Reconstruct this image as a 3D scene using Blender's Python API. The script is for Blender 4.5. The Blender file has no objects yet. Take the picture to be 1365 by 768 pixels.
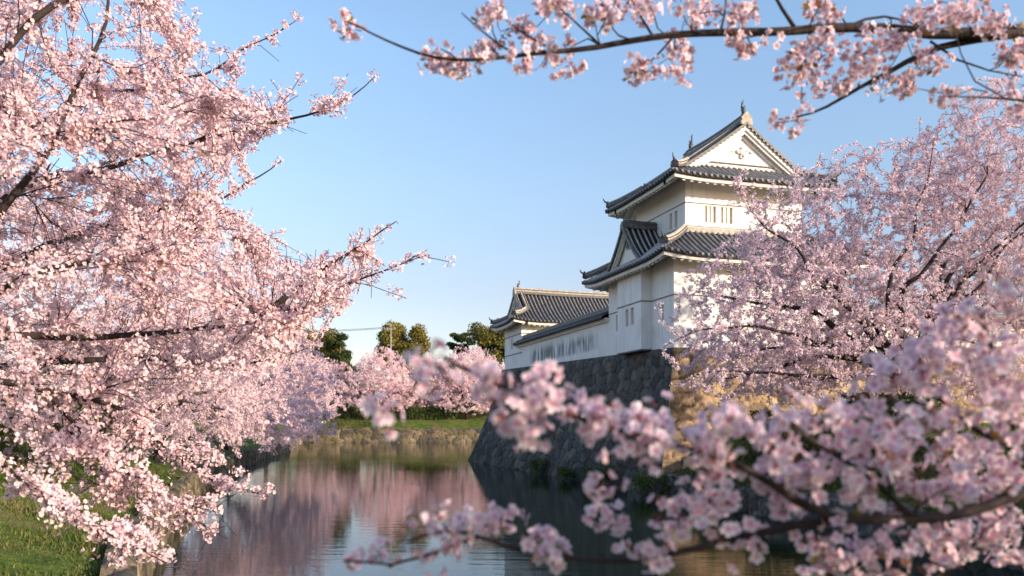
import bpy, math, random
import numpy as np
from mathutils import Vector, Matrix

# ------------------------------------------------------------------ camera, sky, sun, exposure
scene = bpy.context.scene
COL = scene.collection
EYE = 3.5                      # eye height above the moat water (z = 0)
FPX, CU, HV = 1100.0, 682.5, 560.0
cam_d = bpy.data.cameras.new('camera'); cam = bpy.data.objects.new('camera', cam_d); COL.objects.link(cam)
cam.location = (0, 0, EYE); cam.rotation_euler = (math.radians(90), 0, 0)
cam_d.sensor_width = 36.0; cam_d.lens = 36.0 * FPX / 1365.0
cam_d.shift_y = (HV - 384.0) / 1365.0
cam_d.clip_start = 0.05; cam_d.clip_end = 6000
cam_d.dof.use_dof = True; cam_d.dof.focus_distance = 11.0; cam_d.dof.aperture_fstop = 2.5
scene.camera = cam

SUN_EL, SUN_AZ = 15.0, math.degrees(math.atan2(0.86, -0.50))     # azimuth clockwise from +Y
world = bpy.data.worlds.new('World'); scene.world = world; world.use_nodes = True
wn = world.node_tree; wn.nodes.clear()
sky = wn.nodes.new('ShaderNodeTexSky'); sky.sky_type = 'NISHITA'; sky.sun_disc = False
sky.sun_elevation = math.radians(SUN_EL); sky.sun_rotation = math.radians(SUN_AZ)
sky.altitude = 0; sky.air_density = 1.0; sky.dust_density = 0.7; sky.ozone_density = 2.5
bg = wn.nodes.new('ShaderNodeBackground'); bg.inputs['Strength'].default_value = 0.15
wo = wn.nodes.new('ShaderNodeOutputWorld')
tcw = wn.nodes.new('ShaderNodeTexCoord'); spw = wn.nodes.new('ShaderNodeSeparateXYZ'); rmp = wn.nodes.new('ShaderNodeValToRGB')
mlw = wn.nodes.new('ShaderNodeMix'); mlw.data_type = 'RGBA'; mlw.blend_type = 'MULTIPLY'; mlw.inputs[0].default_value = 1
els = rmp.color_ramp.elements; els[0].position = .0; els[0].color = (.68,.53,.50,1); els[1].position = .42; els[1].color = (.98,.90,.84,1)
k_ = els.new(.15); k_.color = (.74,.58,.55,1); k_ = els.new(.27); k_.color = (.88,.76,.70,1)
wn.links.new(tcw.outputs['Generated'], spw.inputs[0]); wn.links.new(spw.outputs['Z'], rmp.inputs[0])
wn.links.new(sky.outputs[0], mlw.inputs[6]); wn.links.new(rmp.outputs[0], mlw.inputs[7]); wn.links.new(mlw.outputs[2], bg.inputs[0]); wn.links.new(bg.outputs[0], wo.inputs[0])
sun_d = bpy.data.lights.new('sun', 'SUN'); sun_d.energy = 2.8; sun_d.angle = math.radians(0.6)
sun_d.color = (1.0, 0.80, 0.60)
sun = bpy.data.objects.new('sun', sun_d); COL.objects.link(sun)
saz, sel = math.radians(SUN_AZ), math.radians(SUN_EL)
sdir = Vector((math.sin(saz) * math.cos(sel), math.cos(saz) * math.cos(sel), math.sin(sel)))
sun.rotation_euler = (-sdir).to_track_quat('-Z', 'Y').to_euler()
scene.view_settings.view_transform = 'Standard'; scene.view_settings.look = 'None'
scene.view_settings.gamma = 1.0; scene.view_settings.use_curve_mapping = False
scene.view_settings.exposure = 1.35
scene.cycles.max_bounces = 7; scene.cycles.diffuse_bounces = 3; scene.cycles.glossy_bounces = 3
scene.cycles.transmission_bounces = 5; scene.cycles.caustics_reflective = False; scene.cycles.caustics_refractive = False

# ------------------------------------------------------------------ helpers
R = np.random.default_rng(7)
def at(u, v, Y):               # a world point at depth Y seen at photo position u, v
    return np.array(((u - CU) / FPX * Y, Y, EYE + (HV - v) / FPX * Y))

class MB:
    def __init__(self): self.v = []; self.f = []; self.m = []
    def add(self, vs, fs, m=0):
        o = len(self.v); self.v += [tuple(map(float, p)) for p in vs]
        for f in fs: self.f.append(tuple(i + o for i in f)); self.m.append(m)
    def box(self, x0, x1, y0, y1, z0, z1, m=0):
        self.add([(x0,y0,z0),(x1,y0,z0),(x1,y1,z0),(x0,y1,z0),(x0,y0,z1),(x1,y0,z1),(x1,y1,z1),(x0,y1,z1)],
                 [(0,3,2,1),(4,5,6,7),(0,1,5,4),(1,2,6,5),(2,3,7,6),(3,0,4,7)], m)
    def beam(self, p, q, w, h, m=0, up=(0,0,1)):
        p, q, up = np.array(p, float), np.array(q, float), np.array(up, float)
        d = q - p; d /= np.linalg.norm(d); s = np.cross(d, up); s /= np.linalg.norm(s); n = np.cross(s, d)
        vs = [c + a * s * w / 2 + b * n * h / 2 for c in (p, q) for a, b in ((-1,-1),(1,-1),(1,1),(-1,1))]
        self.add(vs, [(0,1,2,3),(7,6,5,4),(0,4,5,1),(1,5,6,2),(2,6,7,3),(3,7,4,0)], m)
    def tube(self, pts, rads, n=6, m=0, cap=True):
        pts = np.array(pts, float); k = len(pts)
        rads = np.broadcast_to(np.array(rads, float), (k,)) if np.ndim(rads) == 0 else np.array(rads, float)
        t = np.gradient(pts, axis=0); t /= np.linalg.norm(t, axis=1)[:, None] + 1e-9
        ref = np.array((0, 0, 1.0)) if abs(t[0][2]) < 0.9 else np.array((1.0, 0, 0))
        a = np.cross(t[0], ref); a /= np.linalg.norm(a); vs = []
        for i in range(k):
            a = a - t[i] * np.dot(a, t[i]); a /= np.linalg.norm(a) + 1e-9; b = np.cross(t[i], a)
            for j in range(n):
                an = 2 * math.pi * j / n
                vs.append(pts[i] + rads[i] * (math.cos(an) * a + math.sin(an) * b))
        fs = [(i*n+j, i*n+(j+1) % n, (i+1)*n+(j+1) % n, (i+1)*n+j) for i in range(k-1) for j in range(n)]
        if cap: fs += [tuple(range(n-1, -1, -1)), tuple((k-1)*n + j for j in range(n))]
        self.add(vs, fs, m)

ORG = {}
def prop(o, label=None, cat=None, group=None, kind=None):
    if label: o['label'] = label
    if cat: o['category'] = cat
    if group: o['group'] = group
    if kind: o['kind'] = kind
def empty(name, loc, rz, label, cat, group=None, org=(0,0,0)):
    o = bpy.data.objects.new(name, None); COL.objects.link(o); o.location = loc; o.rotation_euler = (0, 0, rz)
    o.empty_display_size = 0.5
    prop(o, label, cat, group); ORG[o.name] = np.array(org, float); return o
def obj(name, mb, mats, parent=None, smooth=False):
    me = bpy.data.meshes.new(name)
    org = ORG.get(parent.name, np.zeros(3)) if parent else np.zeros(3)
    v = np.array(mb.v) - org
    me.from_pydata(v.tolist(), [], mb.f)
    mats = mats if isinstance(mats, (list, tuple)) else [mats]
    for m in mats: me.materials.append(m)
    if len(mats) > 1: me.polygons.foreach_set('material_index', mb.m)
    if smooth: me.polygons.foreach_set('use_smooth', [True] * len(mb.f))
    me.update()
    o = bpy.data.objects.new(name, me); COL.objects.link(o)
    if parent: o.parent = parent; ORG[o.name] = org
    return o
def quads(name, V, F, mat, parent=None, col=None, smooth=False, org=None):
    org = ORG.get(parent.name, np.zeros(3)) if (parent and org is None) else (np.zeros(3) if org is None else org)
    V = (np.asarray(V, np.float64) - org).astype(np.float32); F = np.asarray(F, np.int32)
    me = bpy.data.meshes.new(name); k = F.shape[1]
    me.vertices.add(len(V)); me.vertices.foreach_set('co', V.ravel())
    me.loops.add(F.size); me.loops.foreach_set('vertex_index', F.ravel())
    me.polygons.add(len(F)); me.polygons.foreach_set('loop_start', np.arange(0, F.size, k, dtype=np.int32))
    if smooth: me.polygons.foreach_set('use_smooth', np.ones(len(F), bool))
    me.materials.append(mat); me.update(calc_edges=True)
    if col is not None:
        a = me.attributes.new('Col', 'FLOAT_COLOR', 'POINT')
        c = np.ones((len(V), 4), np.float32); c[:, :3] = col; a.data.foreach_set('color', c.ravel())
    o = bpy.data.objects.new(name, me); COL.objects.link(o)
    if parent: o.parent = parent; ORG[o.name] = org
    return o

# ------------------------------------------------------------------ materials
def new_mat(name):
    m = bpy.data.materials.new(name); m.use_nodes = True; nt = m.node_tree; nt.nodes.clear()
    return m, nt, nt.nodes.new('ShaderNodeOutputMaterial')
def noise_mix(nt, c1, c2, scale, detail=4, stretch=(1,1,1), lo=.35, hi=.65, coord='Object'):
    tc = nt.nodes.new('ShaderNodeTexCoord'); mp = nt.nodes.new('ShaderNodeMapping'); mp.inputs['Scale'].default_value = stretch
    no = nt.nodes.new('ShaderNodeTexNoise'); no.inputs['Scale'].default_value = scale; no.inputs['Detail'].default_value = detail
    rp = nt.nodes.new('ShaderNodeMapRange'); rp.inputs['From Min'].default_value = lo; rp.inputs['From Max'].default_value = hi
    mx = nt.nodes.new('ShaderNodeMix'); mx.data_type = 'RGBA'
    nt.links.new(tc.outputs[coord], mp.inputs[0]); nt.links.new(mp.outputs[0], no.inputs['Vector'])
    nt.links.new(no.outputs['Fac'], rp.inputs[0]); nt.links.new(rp.outputs[0], mx.inputs[0])
    for i, c in ((6, c1), (7, c2)):
        if isinstance(c, tuple): mx.inputs[i].default_value = (*c, 1)
        else: nt.links.new(c, mx.inputs[i])
    return mx.outputs[2], no.outputs['Fac']
def pbr(name, c1, c2, scale=3, rough=.7, bump=0.0, bscale=30, stretch=(1,1,1), detail=5, spec=.4, metal=0, lo=.35, hi=.65):
    m, nt, out = new_mat(name); b = nt.nodes.new('ShaderNodeBsdfPrincipled')
    c, _ = noise_mix(nt, c1, c2, scale, detail, stretch, lo, hi)
    nt.links.new(c, b.inputs['Base Color']); b.inputs['Roughness'].default_value = rough
    b.inputs['Specular IOR Level'].default_value = spec; b.inputs['Metallic'].default_value = metal
    if bump:
        _, f = noise_mix(nt, c1, c2, bscale, 5, stretch)
        bp = nt.nodes.new('ShaderNodeBump'); bp.inputs['Distance'].default_value = bump
        nt.links.new(f, bp.inputs['Height']); nt.links.new(bp.outputs[0], b.inputs['Normal'])
    nt.links.new(b.outputs[0], out.inputs[0]); return m
def attr_mat(name, rough=.85, trans=0.0, bump=0.0, bscale=25, mottle=None, spec=.3):
    m, nt, out = new_mat(name)
    at_ = nt.nodes.new('ShaderNodeAttribute'); at_.attribute_name = 'Col'; c = at_.outputs['Color']
    if mottle:
        mul = nt.nodes.new('ShaderNodeMix'); mul.data_type = 'RGBA'; mul.blend_type = 'MULTIPLY'; mul.inputs[0].default_value = 1
        n, _ = noise_mix(nt, mottle[0], mottle[1], mottle[2], 6)
        nt.links.new(c, mul.inputs[6]); nt.links.new(n, mul.inputs[7]); c = mul.outputs[2]
    b = nt.nodes.new('ShaderNodeBsdfPrincipled'); nt.links.new(c, b.inputs['Base Color'])
    b.inputs['Roughness'].default_value = rough; b.inputs['Specular IOR Level'].default_value = spec
    if bump:
        _, f = noise_mix(nt, (0,0,0), (1,1,1), bscale, 6)
        bp = nt.nodes.new('ShaderNodeBump'); bp.inputs['Distance'].default_value = bump
        nt.links.new(f, bp.inputs['Height']); nt.links.new(bp.outputs[0], b.inputs['Normal'])
    s = b.outputs[0]
    if trans:
        t = nt.nodes.new('ShaderNodeBsdfTranslucent'); nt.links.new(c, t.inputs[0])
        mx = nt.nodes.new('ShaderNodeMixShader'); mx.inputs[0].default_value = trans
        nt.links.new(s, mx.inputs[1]); nt.links.new(t.outputs[0], mx.inputs[2]); s = mx.outputs[0]
    nt.links.new(s, out.inputs[0]); return m

M_PETAL = attr_mat('petals', .6, .34, spec=.15)
M_LEAF = attr_mat('leaves', .55, .3, spec=.3)
M_STONE = attr_mat('stone', .85, 0, bump=.03, bscale=14, mottle=((.62,.6,.56),(1.15,1.12,1.05),5))
M_BARK = pbr('cherry_bark', (.014,.009,.009), (.045,.028,.025), 9, .85, .01, 40, (1,1,1))
M_BARK2 = pbr('pale_bark', (.10,.075,.055), (.22,.17,.13), 5, .9, .02, 20)
M_WHITE = pbr('white_plaster', (.76,.73,.69), (.84,.82,.79), 1.3, .8, .004, 12, (1,1,.35))
def weathered(name):
    m, nt, out = new_mat(name); b = nt.nodes.new('ShaderNodeBsdfPrincipled'); b.inputs['Roughness'].default_value = .85; b.inputs['Specular IOR Level'].default_value = .25
    a, _ = noise_mix(nt, (.80,.78,.755), (.86,.845,.82), 1.1, 6)
    st, _ = noise_mix(nt, a, (.63,.61,.59), 1.6, 8, (2.4,2.4,.16), .55, .82)
    sp_, _ = noise_mix(nt, st, (.66,.63,.58), .7, 9, (1,1,1), .58, .80)
    nt.links.new(sp_, b.inputs['Base Color'])
    _, f = noise_mix(nt, (0,0,0), (1,1,1), 7, 7); bp = nt.nodes.new('ShaderNodeBump'); bp.inputs['Distance'].default_value = .006
    nt.links.new(f, bp.inputs['Height']); nt.links.new(bp.outputs[0], b.inputs['Normal']); nt.links.new(b.outputs[0], out.inputs[0]); return m
M_WHITE = weathered('weathered_plaster')
M_TRIM = pbr('plaster_trim', (.68,.64,.58), (.80,.77,.72), 4, .8)
M_LINE = pbr('ledge_shadow_line', (.10,.09,.09), (.2,.18,.17), 6, .8)  # dark tone draws the thin ledges' shadow lines in colour
M_PAN = pbr('roof_tile_dark', (.010,.010,.014), (.024,.024,.030), 5, .7, .004, 30, spec=.25)
M_RIB = pbr('roof_tile_rib', (.30,.285,.27), (.50,.475,.44), 3, .55, .004, 30, spec=.5)
M_RIBL = pbr('roof_tile_rib_pale', (.28,.27,.26), (.48,.46,.43), 3, .5, .004, 30, spec=.5)
M_RIDGE = pbr('ridge_tile', (.05,.052,.06), (.12,.12,.125), 6, .5, .006, 20)
M_RIDGEL = pbr('ridge_plaster', (.30,.27,.22), (.48,.44,.38), 5, .7, .006, 20)
M_SLOT = pbr('window_shutter', (.50,.44,.36), (.58,.52,.44), 8, .8)
M_BRONZE = pbr('ridge_fish_tile', (.05,.052,.055), (.12,.12,.12), 9, .5, .01, 20)
M_METAL = pbr('pole_concrete', (.30,.29,.28), (.38,.37,.36), 6, .8)
M_WIRE = pbr('wire_black', (.02,.02,.02), (.03,.03,.03), 6, .6)

# plaster with mould streaks (low wall)
def mouldy():
    m, nt, out = new_mat('mouldy_plaster'); b = nt.nodes.new('ShaderNodeBsdfPrincipled'); b.inputs['Roughness'].default_value = .85
    base, _ = noise_mix(nt, (.74,.72,.69), (.83,.81,.78), 1.2, 5, (1,1,.4))
    tc = nt.nodes.new('ShaderNodeTexCoord'); sp = nt.nodes.new('ShaderNodeSeparateXYZ'); nt.links.new(tc.outputs['Object'], sp.inputs[0])
    def rng(src, a, b_, c=0, d=1):
        r = nt.nodes.new('ShaderNodeMapRange'); r.interpolation_type = 'SMOOTHSTEP'
        r.inputs[1].default_value = a; r.inputs[2].default_value = b_; r.inputs[3].default_value = c; r.inputs[4].default_value = d
        nt.links.new(src, r.inputs[0]); return r.outputs[0]
    def mul(a, b_):
        n = nt.nodes.new('ShaderNodeMath'); n.operation = 'MULTIPLY'; nt.links.new(a, n.inputs[0]); nt.links.new(b_, n.inputs[1]); return n.outputs[0]
    _, f = noise_mix(nt, (0,0,0), (1,1,1), 1.0, 7, (1.0, 2.6, .38))
    _, g = noise_mix(nt, (0,0,0), (1,1,1), .55, 3, (1, 1, .6))
    z = sp.outputs['Z']; y = sp.outputs['Y']
    band = mul(rng(z, .05, .35), rng(z, 1.55, .8)); band = mul(band, mul(rng(y, -2.4, -4.0), rng(y, -17.5, -14.5)))
    k = mul(mul(rng(f, .38, .60), rng(g, .30, .46)), band)
    k2 = nt.nodes.new('ShaderNodeMath'); k2.operation = 'MULTIPLY'; k2.inputs[1].default_value = .85; nt.links.new(k, k2.inputs[0])
    mx = nt.nodes.new('ShaderNodeMix'); mx.data_type = 'RGBA'; nt.links.new(k2.outputs[0], mx.inputs[0]); nt.links.new(base, mx.inputs[6]); mx.inputs[7].default_value = (.11,.12,.13,1)
    nt.links.new(mx.outputs[2], b.inputs['Base Color']); nt.links.new(b.outputs[0], out.inputs[0]); return m
M_MOULD = mouldy()

def water_mat():
    m, nt, out = new_mat('moat_water'); b = nt.nodes.new('ShaderNodeBsdfPrincipled')
    b.inputs['Base Color'].default_value = (.007,.014,.009,1); b.inputs['Roughness'].default_value = .025
    b.inputs['IOR'].default_value = 1.36; b.inputs['Specular IOR Level'].default_value = .6
    _, f = noise_mix(nt, (0,0,0), (1,1,1), 1.1, 5, (.45, 2.2, 1))
    _, g = noise_mix(nt, (0,0,0), (1,1,1), 6, 3, (.5, 1.6, 1))
    _, w = noise_mix(nt, (0,0,0), (1,1,1), .09, 2, (1, .6, 1))
    r = nt.nodes.new('ShaderNodeMapRange'); r.inputs[1].default_value = .35; r.inputs[2].default_value = .65; r.inputs[3].default_value = .25; r.inputs[4].default_value = 1
    nt.links.new(w, r.inputs[0])
    a = nt.nodes.new('ShaderNodeMath'); a.operation = 'MULTIPLY_ADD'; a.inputs[1].default_value = .22
    nt.links.new(g, a.inputs[0]); nt.links.new(f, a.inputs[2])
    bp = nt.nodes.new('ShaderNodeBump'); bp.inputs['Distance'].default_value = .010
    nt.links.new(r.outputs[0], bp.inputs['Strength']); nt.links.new(a.outputs[0], bp.inputs['Height']); nt.links.new(bp.outputs[0], b.inputs['Normal'])
    nt.links.new(b.outputs[0], out.inputs[0]); return m
M_WATER = water_mat()

def ground_mat():
    m, nt, out = new_mat('grassy_ground'); b = nt.nodes.new('ShaderNodeBsdfPrincipled'); b.inputs['Roughness'].default_value = .95
    b.inputs['Specular IOR Level'].default_value = .1
    g, _ = noise_mix(nt, (.055,.095,.018), (.13,.17,.035), 1.7, 6)
    c, _ = noise_mix(nt, g, (.17,.13,.07), .45, 6, (1,1,1), .52, .72)
    nt.links.new(c, b.inputs['Base Color'])
    _, f = noise_mix(nt, (0,0,0), (1,1,1), 9, 6)
    bp = nt.nodes.new('ShaderNodeBump'); bp.inputs['Distance'].default_value = .12
    nt.links.new(f, bp.inputs['Height']); nt.links.new(bp.outputs[0], b.inputs['Normal'])
    nt.links.new(b.outputs[0], out.inputs[0]); return m
M_GROUND = ground_mat()

# ------------------------------------------------------------------ terrain and moat
TH = math.atan2(.28, .96); CE, SE = math.cos(TH), math.sin(TH)
CX, CY = 7.85, 40.0
def l2w(a, b, z=0.0): return np.array((CX + a * CE - b * SE, CY + a * SE + b * CE, z))
def w2l(x, y):
    dx, dy = x - CX, y - CY; return dx * CE + dy * SE, -dx * SE + dy * CE
B_FAR = l2w(-2.6, 33.6); N_NEAR = l2w(-1.6, -1.6); B_FAR2 = l2w(40, 33.6)
LEFT = [(-3.6,7.5),(-5.6,12),(-7.4,16),(-8.5,19),(-10.6,25),(-13.1,33),(-16.2,44),(-21,65),(-26.5,100),(-33,128)]
FARB = [(-33,128),(-14,128.6),(-3,129),(14,131),(45,134)]
RIGHT = [(N_NEAR[0]+.2,N_NEAR[1]-.2),(8.2,34),(10.0,28),(11.6,22),(12.2,17),(11,11),(8.0,7.0)]
NEARB = [(8.0,7.0),(3,6.3),(-3.6,7.5)]
POLY = np.array(LEFT + FARB[1:] + [tuple(B_FAR2[:2]), tuple(B_FAR[:2]), (N_NEAR[0], N_NEAR[1])] + RIGHT[1:] + NEARB[1:-1])
def sd_poly(x, y, poly):
    d = np.full(x.shape, 1e9); ins = np.zeros(x.shape, bool); n = len(poly)
    for i in range(n):
        (x0, y0), (x1, y1) = poly[i], poly[(i+1) % n]
        ex, ey = x1-x0, y1-y0; t = np.clip(((x-x0)*ex + (y-y0)*ey) / (ex*ex+ey*ey+1e-9), 0, 1)
        d = np.minimum(d, np.hypot(x-x0-t*ex, y-y0-t*ey))
        c = ((y0 > y) != (y1 > y)) & (x < (x1-x0)*(y-y0)/(y1-y0+1e-12)+x0); ins ^= c
    return np.where(ins, -d, d)
def sstep(a, b, x): t = np.clip((x-a)/(b-a), 0, 1); return t*t*(3-2*t)
def ground_h(x, y):
    x = np.asarray(x, float); y = np.asarray(y, float); sd = sd_poly(x, y, POLY); d = np.maximum(sd, 0)
    left = .85 + 2.6 * sstep(0, 9, d)
    far = 2.05 + 1.5 * sstep(0, 6, d) + 1.6 * sstep(7, 14, d)
    right = .75 + 2.1 * sstep(0, 5, d) + .5 * sstep(5, 12, d)
    near = 1.0 + .9 * sstep(0, 3, d)
    wn_ = sstep(11, 6, y); wf = sstep(112, 126, y); wr = sstep(-3, 3, x)
    h = left * (1-wr) + right * wr
    h = h * (1-wf) + far * wf; h = h * (1-wn_) + near * wn_
    h = h + .12 * np.sin(x*.9+y*.31) * np.sin(y*.7-x*.2) * sstep(1, 4, d)
    a, b = w2l(x, y)
    ins = (a > .9) & (b > .9) & (b < 30.2) & (a < 80)
    h = np.where(sd < 0.22, -1.5, h)
    return np.where(ins, 7.0 + .0226 * b - .06, h)
xs = np.concatenate([-np.geomspace(3000, 62, 16), np.arange(-60, -18, .9), np.arange(-18, 20, .42), np.arange(20, 62, .9), np.geomspace(64, 3000, 16)])
ys = np.concatenate([-np.geomspace(600, 7, 8), np.arange(-6, 50, .42), np.arange(50, 150, .8), np.geomspace(152, 4000, 18)])
GX, GY = np.meshgrid(xs, ys); GZ = ground_h(GX, GY)
nx, ny = len(xs), len(ys); I = np.arange(nx*ny).reshape(ny, nx)
g = quads('ground', np.stack([GX.ravel(), GY.ravel(), GZ.ravel()], 1), np.stack([I[:-1,:-1].ravel(), I[:-1,1:].ravel(), I[1:,1:].ravel(), I[1:,:-1].ravel()], 1), M_GROUND, smooth=True)
prop(g, 'grassy castle ground and moat banks', kind='structure')
wmb = MB(); wmb.add([(-60,2,0),(70,2,0),(70,150,0),(-60,150,0)], [(0,1,2,3)])
prop(obj('water', wmb, M_WATER), 'dark rippled moat water mirroring trees and sky', kind='structure')

# ------------------------------------------------------------------ stonework
def stones(U, V, cw, ch, seed, pal, joint=.045, depth=.12, course=False):
    """jittered-cell stones over metric coordinates U, V: returns outward displacement and a colour per vertex"""
    jr = np.random.default_rng(seed); n = 61
    jx, jy, jh, jc, tx, ty = [jr.random((n, n)) for _ in range(6)]
    gi = np.floor(V/ch).astype(int); f1 = np.full(U.shape, 9e9); f2 = f1.copy(); ci = np.zeros(U.shape, int); cj = ci.copy(); lx = f1*0; ly = f1*0
    amp = .35 if course else .85
    for dj in (-2,-1,0,1,2):
        r = gi + dj; off = (r % 2) * .5; gx = np.floor(U/cw - off).astype(int)
        for di in (-2,-1,0,1,2):
            c = gx + di; a, b = c % n, r % n
            px = (c + .5 + off + (jx[b,a]-.5)*amp) * cw; py = (r + .5 + (jy[b,a]-.5)*(amp*.9)) * ch
            ddx, ddy = (U-px)/cw, (V-py)/ch; d = np.hypot(ddx, ddy) if not course else np.maximum(abs(ddx), abs(ddy)*1.0)
            m1 = d < f1; f2 = np.where(m1, f1, np.minimum(f2, d)); ci = np.where(m1, a, ci); cj = np.where(m1, b, cj)
            lx = np.where(m1, ddx, lx); ly = np.where(m1, ddy, ly); f1 = np.where(m1, d, f1)
    e = sstep(0, joint*3.2, f2-f1); e2 = sstep(0, joint*1.3, f2-f1)
    disp = depth * (e*(.75+.5*jh[cj,ci]) + .35*e*((tx[cj,ci]-.5)*lx*2 + (ty[cj,ci]-.5)*ly*2)) - depth*.25
    pal = np.array(pal); k = (jc[cj,ci]*len(pal)).astype(int) % len(pal)
    col = pal[k] * (.75 + .5*jh[ci,cj])[..., None]
    col = col * (.16 + .84*e2)[..., None]
    return disp, col
def stone_sheet(name, P, outn, U, V, parent, edge=None, **kw):
    disp, col = stones(U, V, **kw)
    if edge is not None: disp = disp * edge
    if outn.ndim == 1: outn = np.broadcast_to(outn, P.shape)
    P = P + outn * disp[..., None]; h, w = U.shape; I = np.arange(h*w).reshape(h, w)
    F = np.stack([I[:-1,:-1].ravel(), I[:-1,1:].ravel(), I[1:,1:].ravel(), I[1:,:-1].ravel()], 1)
    return quads(name, P.reshape(-1,3), F, M_STONE, parent, col=col.reshape(-1,3))
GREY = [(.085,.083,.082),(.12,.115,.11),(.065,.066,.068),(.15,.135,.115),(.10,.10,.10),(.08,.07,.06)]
SUN_GOLD = [(.29,.21,.14),(.36,.27,.18),(.20,.15,.10),(.32,.23,.15),(.40,.32,.23),(.17,.13,.09)]  # warm sunlight put into the stone colour of the front face
TAN = [(.19,.155,.105),(.12,.105,.075),(.25,.20,.14),(.07,.068,.055),(.15,.13,.075)]

rp = empty('stone_rampart', (CX, CY, 0), TH, 'tall battered stone rampart in the moat below the white turret', 'rampart')
def topz(b): return 7.03 + .0226*b
def fprof(f): return f**1.25
# moat side, greyer and darker stones: shade put into the colour
s = np.linspace(0, 31, 460); f = np.linspace(0, 1, 115); S, Fq = np.meshgrid(s, f)
tz = topz(S); Z = tz + (-.6 - tz)*Fq; Q = 1.6 + 1.0*S/31; fp = fprof(Fq)
Bq = (-1.6*fp) + (31 + 2.6*fp + 1.6*fp)*S/31; P = np.stack([-.05 - Q*fp, Bq, Z], -1)
edge = sstep(0, .35, S) * sstep(31, 30.6, S) * sstep(0, .03, Fq)
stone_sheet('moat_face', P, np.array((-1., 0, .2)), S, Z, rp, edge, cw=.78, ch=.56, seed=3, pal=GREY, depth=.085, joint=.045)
# front face, low sun's gold put into the stone colours
s = np.linspace(0, 60, 620); f = np.linspace(0, 1, 90); S, Fq = np.meshgrid(s, f)
Z = 7.03 + (-.3-7.03)*Fq; fp = fprof(Fq)
P = np.stack([S - .05 - 1.6*fp*(1-S/60), -.02 - 1.6*fp + 0*S, Z], -1)
edge = sstep(0, .35, S) * sstep(0, .03, Fq)
stone_sheet('front_face', P, np.array((0, -1., .2)), S*1.0, Z, rp, edge, cw=.92, ch=.60, seed=11, pal=SUN_GOLD, depth=.10, joint=.05)
# rear face
s = np.linspace(0, 60, 120); f = np.linspace(0, 1, 20); S, Fq = np.meshgrid(s, f)
tz = topz(31)+0*S; Z = tz + (-.6 - tz)*Fq; fp = fprof(Fq)
P = np.stack([S - .05 - 2.6*fp*(1-S/60), 31 + 2.6*fp, Z], -1)
stone_sheet('rear_face', P, np.array((0, 1., .2)), S, Z, rp, None, cw=.8, ch=.6, seed=12, pal=GREY, depth=.05)
m_ = MB()
m_.add([(-.05,0,7.01),(2.2,2.2,7.05),(2.2,29,7.66),(-.05,31,7.71)], [(0,1,2,3)])
m_.add([(-.05,-.02,7.01),(60,-.02,7.01),(60,2.2,7.05),(2.2,2.2,7.05)], [(0,1,2,3)])
obj('rampart_top', m_, M_GROUND, rp)

def retaining(name, pts, ztop, label, pal, seed, cw=.5, ch=.36, batter=.18, step=.09, cap=.6, side=1):
    pts = np.array(pts, float); seg = np.hypot(*np.diff(pts, axis=0).T); L = np.concatenate([[0], np.cumsum(seg)])
    n = int(L[-1]/step); t = np.linspace(0, L[-1], n); px = np.interp(t, L, pts[:,0]); py = np.interp(t, L, pts[:,1])
    tx, ty = np.gradient(px), np.gradient(py); k = np.hypot(tx, ty); nxn, nyn = ty/k*side, -tx/k*side   # towards the water
    ker = np.ones(15)/15; nxn = np.convolve(np.pad(nxn, 7, mode='edge'), ker, 'valid'); nyn = np.convolve(np.pad(nyn, 7, mode='edge'), ker, 'valid')
    zt = (ztop if np.ndim(ztop) else np.full(n, ztop)); zt = np.interp(t, np.linspace(0, L[-1], len(zt)), zt)
    zt = zt + .06*np.sin(t*1.9) + .05*np.sin(t*.63+1)
    o = (px[0], py[0], 0.0)
    e = empty(name, o, 0, label, 'retaining wall', org=o); e['kind'] = 'thing'
    m = max(6, int((zt.max()+.5)/step)); Fq = np.linspace(0, 1, m)[:, None]
    Z = zt + (-.5 - zt)*Fq
    off = batter*Fq + .02
    P = np.stack([px + nxn*off, py + nyn*off, Z], -1); N = np.stack([nxn + 0*Fq, nyn + 0*Fq, .2 + 0*Z], -1)
    stone_sheet('stone_face', P, N, np.broadcast_to(t, Z.shape), Z, e, None, cw=cw, ch=ch, seed=seed, pal=pal, depth=.11)
    rows = np.linspace(-.13, cap, 8)[:, None]
    P2 = np.stack([px - nxn*rows, py - nyn*rows, zt + 0*rows - .01], -1)
    d, c = stones(np.broadcast_to(t, P2.shape[:2]), rows + 0*t, cw, ch, seed+1, pal)
    P2[..., 2] += d * sstep(-.13, 0, rows)*1.1
    h, w = P2.shape[:2]; I = np.arange(h*w).reshape(h, w)
    quads('coping_stones', P2.reshape(-1,3), np.stack([I[:-1,:-1].ravel(), I[:-1,1:].ravel(), I[1:,1:].ravel(), I[1:,:-1].ravel()], 1), M_STONE, e, col=c.reshape(-1,3))
    return e
retaining('retaining_wall', LEFT, .95, 'low mossy stone retaining wall under the cherry trees, curving along grass', TAN, 21, .62, .5, side=1, cap=.42)
retaining('retaining_wall', FARB, 2.12, 'straight rough stone retaining wall across the far end of the moat', TAN, 22, .95, .62, side=1, step=.13)
retaining('retaining_wall', RIGHT, .9, 'dark rough stone bank wall at the foot of the rampart beneath bushes', GREY, 23, .7, .5, side=1)
retaining('retaining_wall', NEARB, 1.05, 'stone edge of the viewing bank, below the frame', GREY, 24, .6, .5, side=1)

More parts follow.
